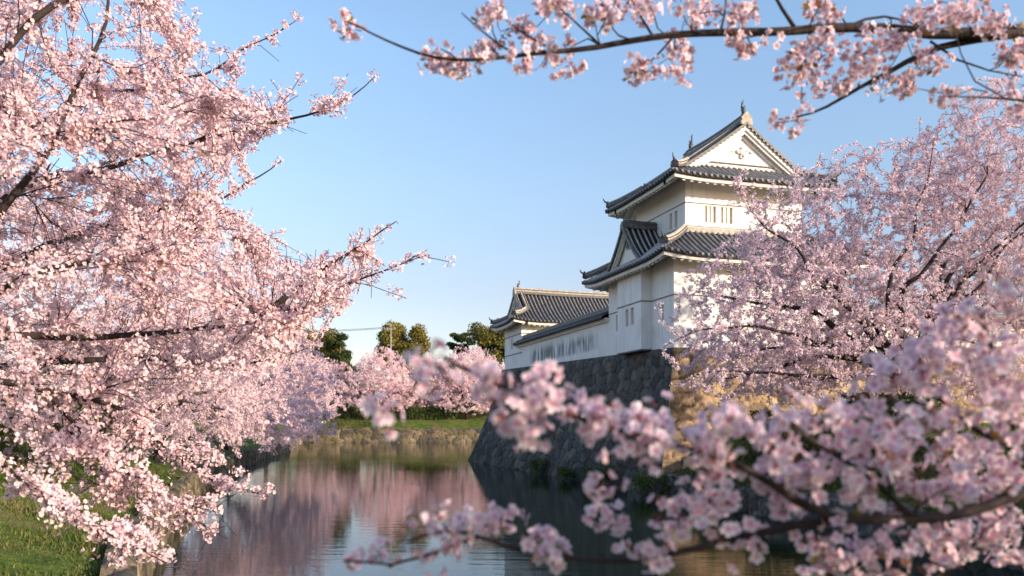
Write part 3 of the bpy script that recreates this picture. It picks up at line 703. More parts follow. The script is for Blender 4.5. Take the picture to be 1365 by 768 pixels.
class Tree:
    def __init__(self, seed): self.paths = []; self.P = []; self.D = []; self.Rr = []; self.rng = np.random.default_rng(seed)
    def _add(self, pts, rad, lvl):
        pts = np.array(pts); rad = np.array(rad); self.paths.append((pts, rad, lvl))
        t = np.gradient(pts, axis=0); t /= np.linalg.norm(t, axis=1)[:,None]+1e-9
        self.P.append(pts); self.D.append(t); self.Rr.append(rad)
    def limb(self, ctrl, r0, r1, step=.15, wob=.03, lvl=0):
        c = np.array(ctrl, float); n = len(c); L = np.concatenate([[0], np.cumsum(np.linalg.norm(np.diff(c, axis=0), axis=1))])
        k = max(4, int(L[-1]/step)); t = np.linspace(0, L[-1], k)
        pts = np.stack([np.interp(t, L, c[:,i]) for i in range(3)], 1)
        for _ in range(3): pts[1:-1] = (pts[:-2]+2*pts[1:-1]+pts[2:])/4
        w = self.rng.normal(size=(k,3))*wob; w[0] = 0
        for _ in range(2): w[1:-1] = (w[:-2]+w[1:-1]+w[2:])/3
        pts = pts + w*1.6
        self._add(pts, r0 + (r1-r0)*np.linspace(0,1,k)**.85, lvl)
    def grow(self, targets, lvl, rk=.012, rmax=.05, rtip=.0035, step=.12, wob=.02, maxd=9, droop=0.0, minr=0.004, angw=.8, rnear=0):
        rng = self.rng
        P = np.concatenate(self.P); D = np.concatenate(self.D); RR = np.concatenate(self.Rr)
        for tgt in targets:
            v = tgt - P; d = np.linalg.norm(v, axis=1); cs = (v*D).sum(1)/(d+1e-6)
            cost = d*(1+angw*(1-cs)) + (RR < minr)*50
            i = int(np.argmin(cost)); L = d[i]
            if L > maxd or L < .08: continue
            p0, d0 = P[i], D[i]; k = max(4, int(L/step)); t = np.linspace(0,1,k)[:,None]
            h = p0 + d0*L*.4*.9 + rng.normal(size=3)*L*.06
            h2 = tgt - v[i]*.25 + np.array((0,0,droop*L))
            pts = (1-t)**3*p0 + 3*(1-t)**2*t*h + 3*(1-t)*t*t*h2 + t**3*tgt
            w = rng.normal(size=(k,3))*wob; w[0] = 0; w[1:-1] = (w[:-2]+w[1:-1]+w[2:])/3; pts = pts + w
            r0 = min(RR[i]*.75, rtip + rk*L, rmax); rad = r0 + (rtip-r0)*np.linspace(0,1,k)**.9; rad = np.maximum(rad, rtip*.7)
            self._add(pts, rad, lvl)
            P = np.concatenate([P, pts[1:]]); D = np.concatenate([D, self.D[-1][1:]]); RR = np.concatenate([RR, rad[1:]])
    def wood(self, name, mat, parent, nmin=4, cut=0):
        mb = MB()
        for pts, rad, lvl in self.paths:
            if rad[0] < cut: continue
            n = 10 if rad[0] > .12 else (7 if rad[0] > .03 else (5 if rad[0] > .01 else nmin))
            st = 1 if rad[0] > .006 or len(pts) < 6 else 2
            mb.tube(pts[::st] if (len(pts)-1) % st == 0 else np.concatenate([pts[::st], pts[-1:]]), rad[::st] if (len(pts)-1) % st == 0 else np.concatenate([rad[::st], rad[-1:]]), n, cap=rad[0] > .02)
        return obj(name, mb, mat, parent, smooth=True)
    def spots(self, spacing, rmaxw=.02, jitter=.02, skip_tip=0.0, clump=0.0, clump_scale=.8, lvls=None):
        out, dr = [], []
        for pts, rad, lvl in self.paths:
            if lvls is not None and lvl not in lvls: continue
            seg = np.linalg.norm(np.diff(pts, axis=0), axis=1); L = np.concatenate([[0], np.cumsum(seg)])
            k = int(L[-1]/spacing)
            if k < 1: continue
            t = (np.arange(k)+self.rng.random(k))*L[-1]/k; rr = np.interp(t, L, rad)
            keep = (rr < rmaxw) & (t < L[-1]-skip_tip*self.rng.random()*1.0)
            q = np.stack([np.interp(t, L, pts[:,i]) for i in range(3)], 1)
            if clump:
                s_ = q/clump_scale; nz = np.sin(s_[:,0]*2.1+1.3*np.sin(s_[:,1]*1.7))*np.sin(s_[:,2]*2.4+s_[:,0])*np.cos(s_[:,1]*1.9+s_[:,2]*.7)
                keep &= (nz*.5+.5) > self.rng.random(k)*clump
            out.append(q[keep])
        q = np.concatenate(out); return q + self.rng.normal(size=q.shape)*jitter
def blossoms(tree, name, parent, spots, per, crad, size, petals=5, hi=False, calyx=.35, **kw):
    rng = tree.rng; n = len(spots); cnt = rng.integers(max(1,int(per*.6)), int(per*1.4)+1, n)
    idx = np.repeat(np.arange(n), cnt); u = rng.normal(size=(len(idx),3)); u /= np.linalg.norm(u, axis=1)[:,None]
    cr = crad*rng.uniform(.7,1.25,n)[idx][:,None]*rng.uniform(.55,1.0,(len(idx),1))
    C = spots[idx] + u*cr; N = u + rng.normal(size=u.shape)*.45
    V, F, Cc = flowers(C, N, size, rng, petals, hi, **kw)
    tint = (1 + rng.normal(size=(n,1))*.03)[idx]; per_p = len(V)//(len(C)*petals)
    tt = np.tile(np.repeat(tint, per_p, axis=0), (petals,1)); Cc = np.clip(Cc*tt, 0, .98)
    k = int(len(C)*calyx)
    if k:
        j = rng.integers(0, len(C), k); a = u[j] + rng.normal(size=(k,3))*.3; a /= np.linalg.norm(a, axis=1)[:,None]
        b = np.cross(a, rng.normal(size=(k,3))); b /= np.linalg.norm(b, axis=1)[:,None]; c0 = spots[idx[j]] + a*crad*.25
        L = (cr[j]*1.0); w = size*.16
        V2 = np.stack([c0-b*w*.5, c0+a*L*.6+b*w*.5, c0+a*L*.95, c0+a*L*.6-b*w*1.0], 1).reshape(-1,3)
        c2 = np.array([(.26,.07,.06),(.20,.10,.04),(.34,.10,.10)])[rng.integers(0,3,k)]
        F2 = np.arange(len(V2)).reshape(-1,4) + len(V)
        V = np.concatenate([V, V2]); F = np.concatenate([F, F2]); Cc = np.concatenate([Cc, np.repeat(c2, 4, axis=0)])
    return quads(name, V, F, M_PETAL, parent, col=Cc)
def leaflets(tree, name, parent, pts, size, cols, rng, per=3):
    idx = np.repeat(np.arange(len(pts)), per); C = pts[idx] + rng.normal(size=(len(idx),3))*size*.5
    a = rng.normal(size=C.shape); a /= np.linalg.norm(a, axis=1)[:,None]; b = np.cross(a, rng.normal(size=C.shape)); b /= np.linalg.norm(b, axis=1)[:,None]
    s_ = size*rng.uniform(.6,1.2,(len(C),1))
    V = np.stack([C, C+a*s_*.5+b*s_*.28, C+a*s_, C+a*s_*.5-b*s_*.28], 1).reshape(-1,3)
    F = np.arange(len(V)).reshape(-1,4); cc = np.array(cols)[rng.integers(0,len(cols),len(C))]*rng.uniform(.7,1.2,(len(C),1))
    return quads(name, V, F, M_LEAF, parent, col=np.repeat(cc, 4, axis=0))
BRONZE = [(.22,.12,.03),(.28,.20,.04),(.16,.15,.03),(.30,.10,.05)]
def in_poly(p, poly):
    x, y = p; c = False; j = len(poly)-1
    for i in range(len(poly)):
        if (poly[i][1] > y) != (poly[j][1] > y) and x < (poly[j][0]-poly[i][0])*(y-poly[i][1])/(poly[j][1]-poly[i][1])+poly[i][0]: c = not c
        j = i
    return c
def ell_pts(rng, n, c, r, shell=.35, zmin=None):
    out = []
    while len(out) < n:
        u = rng.normal(size=3); u /= np.linalg.norm(u); k = shell + (1-shell)*rng.random()**.6
        p = np.array(c)+u*np.array(r)*k
        if zmin is None or p[2] > zmin: out.append(p)
    return out

# --- large near cherry at the left: trunk stands just outside the view, boughs reach over the moat
def near_left_tree():
    t = Tree(101); base = np.array((-5.7, 6.2, float(ground_h(np.array([-5.7]), np.array([6.2]))[0])))
    e = empty('cherry_tree', base, 0, 'large blossoming cherry tree in the near left, its boughs filling the picture side', 'cherry tree', 'blossoming cherry trees', org=base)
    fork = base + np.array((.5,.1,1.9))
    t.limb([base - (0,0,.3), base+(.1,0,.9), fork], .24, .17, .2)
    A = lambda *q: [at(p[0], p[1], p[2]*.93) for p in q]
    t.limb([fork, *A((0,290,6.0),(60,215,6.2),(105,145,6.4),(135,60,6.6),(160,-60,6.8))], .048, .008)
    t.limb([fork, *A((0,262,6.3),(60,240,6.6),(125,232,7),(205,205,7.2),(300,186,7.3),(370,160,7.4),(430,150,7.5),(478,122,7.6),(508,97,7.7))], .048, .004, wob=.02)
    t.limb([fork, *A((0,450,6.2),(90,452,6.5),(220,446,6.8),(330,430,7.0),(420,398,7.1),(500,374,7.2),(565,341,7.3))], .048, .004, wob=.02)
    t.limb([*A((330,430,7.0),(395,385,7.2),(450,345,7.3),(500,305,7.4),(527,288,7.5))], .03, .004, wob=.02)
    t.limb([fork, *A((-60,120,5),(0,90,5.2),(40,40,5.3),(90,-20,5.4))], .035, .02)
    t.limb([fork, *A((0,395,5.2),(45,368,5.5),(130,345,6),(230,330,7))], .042, .012)
    t.limb([fork, *A((-40,500,5.6),(60,520,6),(160,540,6.4),(185,570,6.6),(240,625,6.9),(300,650,7.0),(366,662,7.1))], .05, .004, wob=.02)
    t.limb([fork - (0,0,.5), *A((-60,570,4.6),(0,615,4.8),(60,665,5.0),(130,705,5.2),(180,728,5.4),(215,745,5.5))], .04, .004, wob=.015)
    t.limb([*A((60,520,6),(130,600,6.0),(200,650,6.2),(250,690,6.4),(305,714,6.6))], .02, .004, wob=.015)
    t.limb([fork, *A((0,180,8),(120,130,9),(220,120,9.5),(290,90,9.6),(330,62,9.7),(388,35,9.8))], .06, .004)
    t.limb([fork, *A((40,330,8.5),(180,290,9.5),(290,265,10),(380,215,10.2))], .06, .006)
    t.limb([fork, *A((60,480,8.5),(200,480,9.5),(330,485,10.5),(400,470,11))], .06, .006)
    poly = [(-190,-110),(215,-90),(215,10),(262,40),(262,95),(320,150),(350,150),(400,165),(300,215),(300,245),(330,265),(370,330),(400,345),(470,330),(520,350),(480,390),(400,425),(410,460),(380,500),(330,500),(280,520),(200,560),(120,580),(60,590),(-190,600)]
    hole = [(70,15),(120,5),(195,25),(205,80),(150,75),(75,55)]
    rng = t.rng
    def sample(n, y0, y1):
        out = []
        while len(out) < n:
            p = (rng.uniform(-190,560), rng.uniform(-110,620))
            if in_poly(p, poly) and not in_poly(p, hole) and (p[1] > 250 or rng.random() < .8) and (p[1] < 470 or rng.random() < .7): out.append(at(*p, rng.uniform(y0, y1) if p[0] > 60 else rng.uniform(y0-.8, y1)))
        return out
    t.grow(sample(60, 5.4, 12), 1, rk=.014, rmax=.04, wob=.03, maxd=4)
    t.grow(sample(300, 5.2, 12), 2, rk=.011, rmax=.02, wob=.02, maxd=2.2)
    t.grow(sample(2900, 5.2, 12), 3, rk=.006, rmax=.01, rtip=.0025, wob=.015, maxd=1.2)
    # sprays along the outlying branches, and hanging sprays low over the grass
    side = []
    for (u0,v0,u1,v1,Y,n,sp) in ((300,186,480,122,7.4,26,26),(330,430,565,341,7.1,30,26),(395,385,520,295,7.3,16,24),(200,120,385,40,9.6,26,30),(220,20,262,90,8,10,20),
                                 (30,560,200,640,6.3,44,42),(120,600,260,700,6.2,44,36),(185,570,330,640,6.7,34,30),(290,640,366,662,7.0,10,9),(0,620,150,725,5.0,10,22),(150,660,300,715,6.4,24,22),
                                 (0,540,60,640,5.5,26,34),(20,650,110,700,5.2,16,26),(90,620,190,690,6.0,26,26),(60,600,160,620,6.2,22,24),(120,730,150,765,5.4,5,8),(200,560,320,600,8,26,22),(180,700,230,735,5.8,8,14),(225,0,262,60,8,14,16),(262,60,262,110,8.5,16,16),(270,120,400,160,8,30,22),(300,230,345,300,9,18,16),(380,330,470,350,8.5,20,16),(420,395,470,385,7.6,12,12),(300,130,330,60,9.2,14,12),(250,300,390,330,9.8,20,30),(260,220,330,215,9,8,16)):
        for _ in range(n):
            k = rng.random(); side.append(at(u0+(u1-u0)*k+rng.normal()*sp*.7, v0+(v1-v0)*k+rng.normal()*sp*.7, Y*.93+rng.normal()*.22))
    t.grow(side, 3, rk=.006, rmax=.009, rtip=.0025, wob=.012, maxd=.9)
    t.wood('trunk', M_BARK, e)
    sp = t.spots(.09, .040, .010, skip_tip=.02, clump=.62, clump_scale=.42)
    blossoms(t, 'crown', e, sp, 16, .050, .0165, hi=False, calyx=.4)
    lf = sp[rng.random(len(sp)) < .05]; leaflets(t, 'young_leaves', e, lf, .035, BRONZE, rng, 3)
    print('near left', len(t.paths), len(sp))
near_left_tree()

def cherry(name, base, seed, fork_h, crown, label, group, limbs=6, tgt=(30,150,600), spacing=.2, per=5, crad=.10, size=.045, petals=3, lean=(0,0), r0=.22, clump=.5, cscale=1.2, bark=M_BARK, droop=0, rth=.03, tip=PINK['tip'], deep=PINK['base'], leaf=True, jit=.05, rtip=.005, thick=1.0, boughs=()):
    t = Tree(seed); rng = t.rng; base = np.array(base, float)
    if len(base) == 2: base = np.array((*base, float(ground_h(base[:1], base[1:2])[0])))
    e = empty(name, base, 0, label, 'cherry tree', group, org=base)
    fk = base + np.array((lean[0], lean[1], fork_h))
    t.limb([base-(0,0,.4), base+np.array((lean[0]*.3, lean[1]*.3, fork_h*.5)), fk], r0, r0*.75, .25, .03)
    cs = [c if len(c) == 6 else (*c,) for c in crown]
    for k in range(limbs):
        c = cs[k % len(cs)]; an = 2*math.pi*(k+rng.random()*.6)/limbs
        q = np.array(c[:3]) + np.array((math.cos(an)*c[3]*.75, math.sin(an)*c[4]*.75, rng.uniform(-.3,.55)*c[5]))
        mid = fk*.55 + q*.45 + np.array((0,0,.12*np.linalg.norm(q-fk)))
        t.limb([fk - (fk-base)*rng.uniform(0,.25), mid, q], r0*rng.uniform(.4,.6), .02, .3, .05)
    for b_ in boughs: t.limb([fk, *[at(*p) for p in b_]], r0*.42, .012, .3, .11)
    tot = sum(c[3]*c[4]*c[5] for c in cs)
    def samp(n, sh):
        out = []
        for c in cs: out += ell_pts(rng, max(1,int(n*c[3]*c[4]*c[5]/tot)), c[:3], c[3:], sh, None)
        rng.shuffle(out); return out
    t.grow(samp(tgt[0], .5), 1, rk=.02*thick, rmax=.09*thick, rtip=.008, step=.3, wob=.05, maxd=8, droop=droop)
    t.grow(samp(tgt[1], .35), 2, rk=.014*thick, rmax=.04*thick, rtip=.006, step=.25, wob=.04, maxd=5, droop=droop)
    t.grow(samp(tgt[2], .3), 3, rk=.008*thick, rmax=.02*thick, rtip=rtip, step=.22, wob=.03, maxd=3, droop=droop*1.5)
    clothe = []
    for b_ in boughs:
        q = np.array([at(*p) for p in b_])
        for _ in range(75):
            k = rng.random()*(len(q)-1); i = int(k); clothe.append(q[i]+(q[i+1]-q[i])*(k-i)+rng.normal(size=3)*np.array((.4,.3,.38)))
    if clothe: t.grow(clothe, 3, rk=.009, rmax=.02, rtip=rtip*.8, step=.2, wob=.04, maxd=2)
    t.wood('trunk', bark, e, nmin=3)
    sp = t.spots(spacing, rth, jit, skip_tip=.03, clump=clump, clump_scale=cscale)
    blossoms(t, 'crown', e, sp, per, crad, size, petals=petals, hi=False, tip=tip, base=deep, calyx=.2)
    print(label[:30], len(t.paths), len(sp))
    return t, e, sp

G = 'blossoming cherry trees'
# row leaning over the moat along the left bank
cherry('cherry_tree', (-13.6,27.5), 11, 2.2, [(-12.6,27,6.4,6.2,6,4.2),(-9.6,25.5,3.9,3.2,4,1.7),(-16.5,24,5.5,5,5,4)], 'pale lilac cherry behind the near left boughs, bent trunk on the grass above the wall', G,
       8, (60,300,2600), .085, 8, .085, .034, lean=(.8,-.3), r0=.26, bark=M_BARK2, clump=.55)
cherry('cherry_tree', (-18.5,43), 12, 2.2, [(-16.5,43,6.6,6,6,4.6),(-12.6,42,3.7,2.6,4,1.8),(-11.6,40,3.1,2.6,4,1.3)], 'cherry tree second along the left bank, branches low over the moat', G,
       7, (50,260,1800), .11, 8, .11, .046, lean=(.6,0), r0=.28, clump=.55)
cherry('cherry_tree', (-23,66), 13, 2.2, [(-20.5,66,7,6.5,6,5),(-17.5,65,4,3,4,2),(-15.8,63,3.4,2.8,4,1.5)], 'third cherry tree along the left bank, leaning towards the still water', G,
       7, (40,200,1300), .14, 8, .15, .065, lean=(.6,0), r0=.28, clump=.5)
cherry('cherry_tree', (-31,104), 14, 2.4, [(-29,104,8,7,7,5),(-26.5,112,5.5,4,4,3)], 'farthest cherry tree of the left bank, beside the far hedge', G,
       6, (40,160,1000), .18, 8, .2, .085, r0=.3, clump=.5)
# far bank cherries
for k, (u, Y, r, h, lab) in enumerate(((505,135,5.8,5.0,'drooping pink cherry at the far end of the moat, before the olive round tree'),
                                       (622,137,6.4,5.3,'wide pink cherry at the far end of the moat, beside the small turret'),
                                       (570,141,5.0,4.6,'smaller pink cherry between the two wider ones at the moat end'),
                                       (440,143,5.0,4.3,'pink cherry on the far bank behind the clipped hedge, under dark pines'),(660,142,5.0,4.0,'pink cherry of the far bank partly hidden by the small turret'))):
    x = (u-CU)/FPX*Y
    cherry('cherry_tree', (x, Y), 30+k, 2.0, [(x+.5,Y,5.9+h*.95,r*.85,r*.8,h*.95),(x-r*.7,Y-1,8.4+.5*(k%2),r*.6,3,2.7),(x+r*.7,Y-1.4,7.9-.5*(k%2),r*.6,3,2.8),(x+r*.1,Y-3,6.0,r*.95,2.4,1.7),(x-r*.25,Y-.5,11.0+.3*k,r*.5,3,2.6)], lab, G, 9, (60,260,1500), .15, 9, .20, .085, r0=.3, clump=.72, cscale=1.5, droop=.12, jit=.1)
# big cherry at the right before the sunlit rampart
cherry('cherry_tree', (14.0,28.6), 40, 2.6,
       [(13.8,30.4,9.5,5.8,4.1,4.2),(9.6,30.2,7.5,3.9,3.4,3.1),(8.9,30,5.4,3.0,2.6,1.6),(18.8,30,11,5.3,4.6,5.3),(12.8,28,5.4,5.0,3,1.8),(10.6,27.6,6.6,4.6,2.6,2.6)],
       'large airy cherry tree before the sunlit rampart, dark branches hiding the turret side', G,
       13, (140,800,7500), .040, 8, .058, .031, petals=5, lean=(-.5,-.2), r0=.30, clump=.78, cscale=.45, rth=.03, tip=(.97,.935,.955), deep=(.80,.48,.58), rtip=.010, thick=1.5,
       boughs=(((1150,480,27.5),(1090,455,27),(1020,440,26.6),(950,435,26.4),(885,452,26.4)), ((1155,450,27.6),(1110,390,27),(1060,330,26.6),(1010,290,26.4),(985,250,26.4)), ((1180,420,27.4),(1195,350,27),(1225,280,26.8),(1240,200,26.8)),
               ((1230,440,27.4),(1290,390,27),(1340,330,26.6),(1400,270,26.6)), ((1140,500,27.2),(1080,500,26.6),(1000,495,26.2),(920,505,26)), ((1190,400,27.4),(1260,330,27),(1310,250,26.8),(1330,180,26.8))))

# --- foreground blossom boughs (trees stand beside the viewer, outside the view)
def fore_low():
    t = Tree(201); rng = t.rng; base = np.array((2.6, 1.0, 1.9))
    e = empty('cherry_tree', base, 0, 'cherry tree bough close to the viewer, blurred blossom across the lower right', 'cherry tree', G, org=base)
    A = lambda *q: [at(p[0], p[1], p[2]*.98) for p in q]
    fk = base + np.array((-.05,.05,1.0))
    t.limb([base-(0,0,.3), base+(.05,.02,.5), fk], .13, .10, .1, .01)
    t.limb([fk, *A((1440,640,1.75),(1365,655,1.7),(1300,680,1.68),(1220,692,1.66),(1120,692,1.64),(1075,680,1.62),(1020,640,1.6),(940,600,1.58),(850,580,1.56),(760,555,1.54),(690,530,1.52),(640,505,1.52),(585,478,1.5))], .030, .003, .04, .004)
    t.limb(A((1120,692,1.64),(1040,705,1.66),(960,730,1.68),(880,742,1.7),(800,752,1.72),(700,738,1.72),(640,715,1.72),(585,700,1.72),(540,720,1.72)), .011, .003, .04, .004)
    t.limb([fk, *A((1440,690,1.9),(1365,702,1.95),(1310,728,1.95),(1240,775,1.95),(1180,800,1.95))], .02, .006, .04, .004)
    t.limb([fk, *A((1460,560,1.8),(1365,600,1.85),(1340,560,1.8),(1335,500,1.75),(1325,440,1.75),(1300,410,1.75))], .016, .005, .04, .004)
    t.limb(A((1365,600,1.85),(1290,570,1.8),(1240,520,1.75),(1215,470,1.72),(1200,440,1.7)), .010, .004, .04, .004)
    t.limb(A((1220,692,1.66),(1160,640,1.6),(1100,600,1.55),(1060,560,1.52),(1010,540,1.5)), .008, .003, .04, .004)
    t.limb(A((960,730,1.68),(930,690,1.66),(920,660,1.65)), .005, .003, .04, .004)
    t.limb(A((640,715,1.72),(560,740,1.74),(480,765,1.76),(462,752,1.76)), .004, .0025, .04, .004)
    T = []
    spec = [  # u, v, spread u, spread v, depth, count
        (1290,430,55,22,1.72,14),(1320,480,40,30,1.75,12),(1250,490,40,26,1.72,12),(1190,500,22,14,1.7,5),(1275,560,70,28,1.75,16),(1340,600,22,45,1.8,12),(1180,560,40,22,1.62,8),
        (1090,560,50,22,1.54,10),(1150,600,50,25,1.58,11),(1060,610,40,24,1.58,10),(1230,640,60,26,1.68,13),(1130,650,50,20,1.62,9),(1000,570,30,16,1.54,6),(960,560,22,12,1.54,4),
        (950,610,35,18,1.56,8),(890,590,32,18,1.56,8),(830,575,30,16,1.54,8),(860,560,22,14,1.54,5),(770,560,28,16,1.54,7),(740,545,22,14,1.53,5),(690,530,24,20,1.52,9),(668,560,12,10,1.52,3),(700,580,18,8,1.53,4),(650,510,9,8,1.52,2),
        (730,492,6,8,1.52,1),(578,485,12,10,1.5,3),(518,545,12,11,1.5,3),(1000,650,35,20,1.62,7),(940,650,26,18,1.62,6),(920,690,34,16,1.66,7),(980,700,35,14,1.68,6),(1010,735,20,10,1.68,3),
        (845,735,34,16,1.7,8),(800,660,14,16,1.66,4),(815,690,22,14,1.68,5),(730,735,16,20,1.72,6),(735,715,8,8,1.72,2),(675,690,10,10,1.72,3),(640,700,28,14,1.72,6),(600,690,18,10,1.72,4),(560,715,14,10,1.72,3),(585,745,20,10,1.73,3),
        (490,745,14,9,1.75,3),(470,752,5,5,1.76,1),(1110,745,35,12,1.72,6),(1180,760,30,10,1.75,4),(1240,740,28,16,1.85,7),(1290,715,34,18,1.9,9),(1340,690,22,16,1.9,6),(1345,735,20,14,1.95,5),(1230,700,16,14,1.8,3),
        (1350,400,12,18,1.6,3),(1300,620,50,25,1.75,10),(1230,590,40,25,1.7,8),(1345,540,18,30,1.75,7),(1090,715,30,16,1.7,5),(1330,650,30,14,1.75,5),(1060,655,30,18,1.6,5),(1180,720,25,14,1.75,4)]
    for u, v, su, sv, Y, n in spec:
        for _ in range(max(1,round(n*.78))): T.append(at(u+rng.uniform(-1,1)*su, v+rng.uniform(-1,1)*sv, Y*.98+rng.normal()*.06))
    rng.shuffle(T)
    t.limb([fk, (2.5,.7,3.7), (2.4,.5,4.3), (2.1,.4,4.8)], .06, .01, .05, .01)  # this limb and its crown: unseen, added to shade the low blossom
    t.grow(ell_pts(rng, 150, (2.35,.5,4.0), (.9,.7,.95), .2), 4, rk=.012, rmax=.012, rtip=.003, step=.06, wob=.01, maxd=2)
    t.grow(T, 3, rk=.012, rmax=.004, rtip=.0016, step=.03, wob=.003, maxd=.6, minr=.0015)
    t.wood('trunk', M_BARK, e)
    tips = np.array(T)
    mids = t.spots(.075, .0022, .01, lvls=[3]); high = t.spots(.07, .011, .03, lvls=[4])
    sp = np.concatenate([tips, mids, high])
    blossoms(t, 'crown', e, sp, 6, .036, .0172, hi=True, calyx=1.2, tip=(.97,.93,.955), base=(.66,.24,.38), cup=(-.05,.7))
    lf = sp[rng.random(len(sp)) < .10]; leaflets(t, 'young_leaves', e, lf, .028, BRONZE, rng, 3)
    print('fore low', len(sp))
fore_low()
def fore_top():
    t = Tree(202); rng = t.rng; base = np.array((3.7, 3.3, 1.95))
    e = empty('cherry_tree', base, 0, 'overhead cherry tree bough stretching dark across the top right sky', 'cherry tree', G, org=base)
    A = lambda *q: [at(*p) for p in q]
    fk = base + np.array((-.1,0,2.2))
    t.limb([base-(0,0,.3), base+(.1,0,1.1), fk], .16, .11, .15, .01)
    t.limb([fk, *A((1460,55,3.1),(1365,44,3.0),(1240,46,2.95),(1150,36,2.9),(1060,38,2.88),(900,46,2.85),(800,60,2.8),(700,73,2.78),(600,90,2.75),(545,65,2.74),(472,30,2.73))], .042, .0028, .06, .005)
    t.limb(A((1350,44,3.0),(1240,60,3.0),(1190,95,3.0),(1130,122,3.0),(1108,145,3.0),(1070,158,3.0),(1036,161,3.0)), .018, .0025, .06, .004)
    t.limb(A((1060,38,2.88),(1040,20,2.86),(1020,-30,2.85),(1000,-80,2.85)), .010, .004, .06, .004)
    t.limb(A((1130,36,2.9),(1170,10,2.95),(1230,40,2.95)), .006, .003, .06, .004)
    for c in (((960,45,2.86),(975,10,2.9),(965,-30,2.9)), ((800,60,2.8),(770,30,2.8),(740,5,2.8)), ((740,68,2.8),(700,55,2.8),(670,20,2.8)), ((870,48,2.84),(850,20,2.86),(830,-20,2.9)),
              ((900,46,2.85),(880,75,2.85),(860,92,2.85)), ((1240,55,2.95),(1290,90,2.9),(1365,105,2.8)), ((1370,135,2.6),(1300,125,2.6),(1258,130,2.6)), ((1365,44,3.0),(1320,20,2.9),(1290,-20,2.9)), ((690,75,2.78),(655,60,2.76),(615,15,2.75))):
        t.limb(A(*c), .005, .002, .05, .003)
    T = []
    for u, v, su, sv, n in ((468,33,8,8,2),(572,72,14,14,5),(600,85,18,14,6),(650,72,18,12,6),(660,20,12,14,5),(740,62,30,10,7),(700,35,14,10,3),(730,8,16,8,4),(770,12,30,10,6),(690,85,12,8,3),(760,88,14,6,3),
                            (860,95,12,8,4),(905,92,14,8,4),(810,12,26,12,7),(860,12,20,12,6),(920,15,20,14,6),(900,65,22,10,5),(980,20,20,14,6),(1010,55,24,10,6),(1060,85,24,14,7),(1120,60,28,14,8),(1150,95,28,14,8),(1110,115,16,10,4),
                            (1180,55,26,14,8),(1190,110,20,12,6),(1100,15,26,10,6),(1240,80,24,12,6),(1240,25,26,14,7),(1290,15,30,14,9),(1330,40,26,16,8),(1345,80,16,10,4),(1070,150,4,4,1),(1036,160,5,6,2),(1255,130,10,10,3),(1350,65,14,14,4),(1355,145,8,14,2)):
        for _ in range(n): T.append(at(u+rng.uniform(-1,1)*su, v+rng.uniform(-1,1)*sv, 2.87+rng.normal()*.12))
    rng.shuffle(T)
    t.grow(T, 3, rk=.010, rmax=.0045, rtip=.0018, step=.04, wob=.004, maxd=.7, minr=.0018)
    t.wood('trunk', M_BARK, e)
    sp = np.concatenate([np.array(T), t.spots(.10, .0024, .012, lvls=[3])])
    blossoms(t, 'crown', e, sp, 7, .042, .0185, hi=True, calyx=1.0, tip=(.96,.91,.93), base=(.62,.22,.32))
    lf = sp[rng.random(len(sp)) < .2]; leaflets(t, 'young_leaves', e, lf, .035, BRONZE, rng, 3)
    print('fore top', len(sp))
fore_top()

# ------------------------------------------------------------------ evergreens, hedges, shrubs
def leafy(name, base, seed, clumps, label, cat, cols, leaf, per, group=None, trunk_r=.25, bark=M_BARK2, flat=1.0):
    t = Tree(seed); rng = t.rng; base = np.array(base, float)
    if len(base) == 2: base = np.array((*base, float(ground_h(base[:1], base[1:2])[0])))
    e = empty(name, base, 0, label, cat, group, org=base)
    top = max(c[2] for c in clumps); cx = np.mean([c[0] for c in clumps]); cy = np.mean([c[1] for c in clumps])
    t.limb([base-(0,0,.3), base*.5+np.array((cx,cy,top))*.5+rng.normal(size=3)*.2, (cx,cy,top)], trunk_r, trunk_r*.25, .5, .06)
    t.grow([np.array(c[:3]) for c in clumps], 1, rk=.03, rmax=trunk_r*.5, rtip=.02, step=.4, wob=.06, maxd=12)
    t.wood('trunk', bark, e)
    Vs, Cs = [], []
    for c in clumps:
        r = c[3]; n = int(per*r*r)
        u = rng.normal(size=(n,3)); u /= np.linalg.norm(u, axis=1)[:,None]; k = rng.random((n,1))**.45*(1+.18*np.sin(u[:,:1]*7+c[0])*np.cos(u[:,1:2]*6))
        C = np.array(c[:3]) + u*k*r*np.array((1,1,flat)); Vs.append(C); Cs.append(np.full(n, rng.uniform(.8,1.25)))
    C = np.concatenate(Vs); sh = np.concatenate(Cs)
    a = rng.normal(size=C.shape); a /= np.linalg.norm(a, axis=1)[:,None]; b = np.cross(a, rng.normal(size=C.shape)); b /= np.linalg.norm(b, axis=1)[:,None]
    s_ = leaf*rng.uniform(.6,1.3,(len(C),1))
    V = np.stack([C-a*s_*.5, C+b*s_*.3, C+a*s_*.5, C-b*s_*.3], 1).reshape(-1,3); F = np.arange(len(V)).reshape(-1,4)
    cc = np.array(cols)[rng.integers(0,len(cols),len(C))]*sh[:,None]*rng.uniform(.75,1.25,(len(C),1))
    quads('crown', V, F, M_LEAF, e, col=np.repeat(cc, 4, axis=0)); return e
def clump_cloud(rng, c, r, n, cr):
    return [(*(np.array(c)+ (lambda u: u/np.linalg.norm(u)*np.array(r)*rng.random()**.4)(rng.normal(size=3))), cr*rng.uniform(.65,1.25)) for _ in range(n)]
rg = np.random.default_rng(5)
OLIVE = [(.20,.19,.04),(.26,.22,.045),(.14,.16,.03),(.30,.22,.05)]
PINEC = [(.035,.06,.018),(.05,.08,.02),(.07,.09,.025)]
def U(u, Y): return (u-CU)/FPX*Y
def Zv(v, Y): return EYE+(HV-v)/FPX*Y
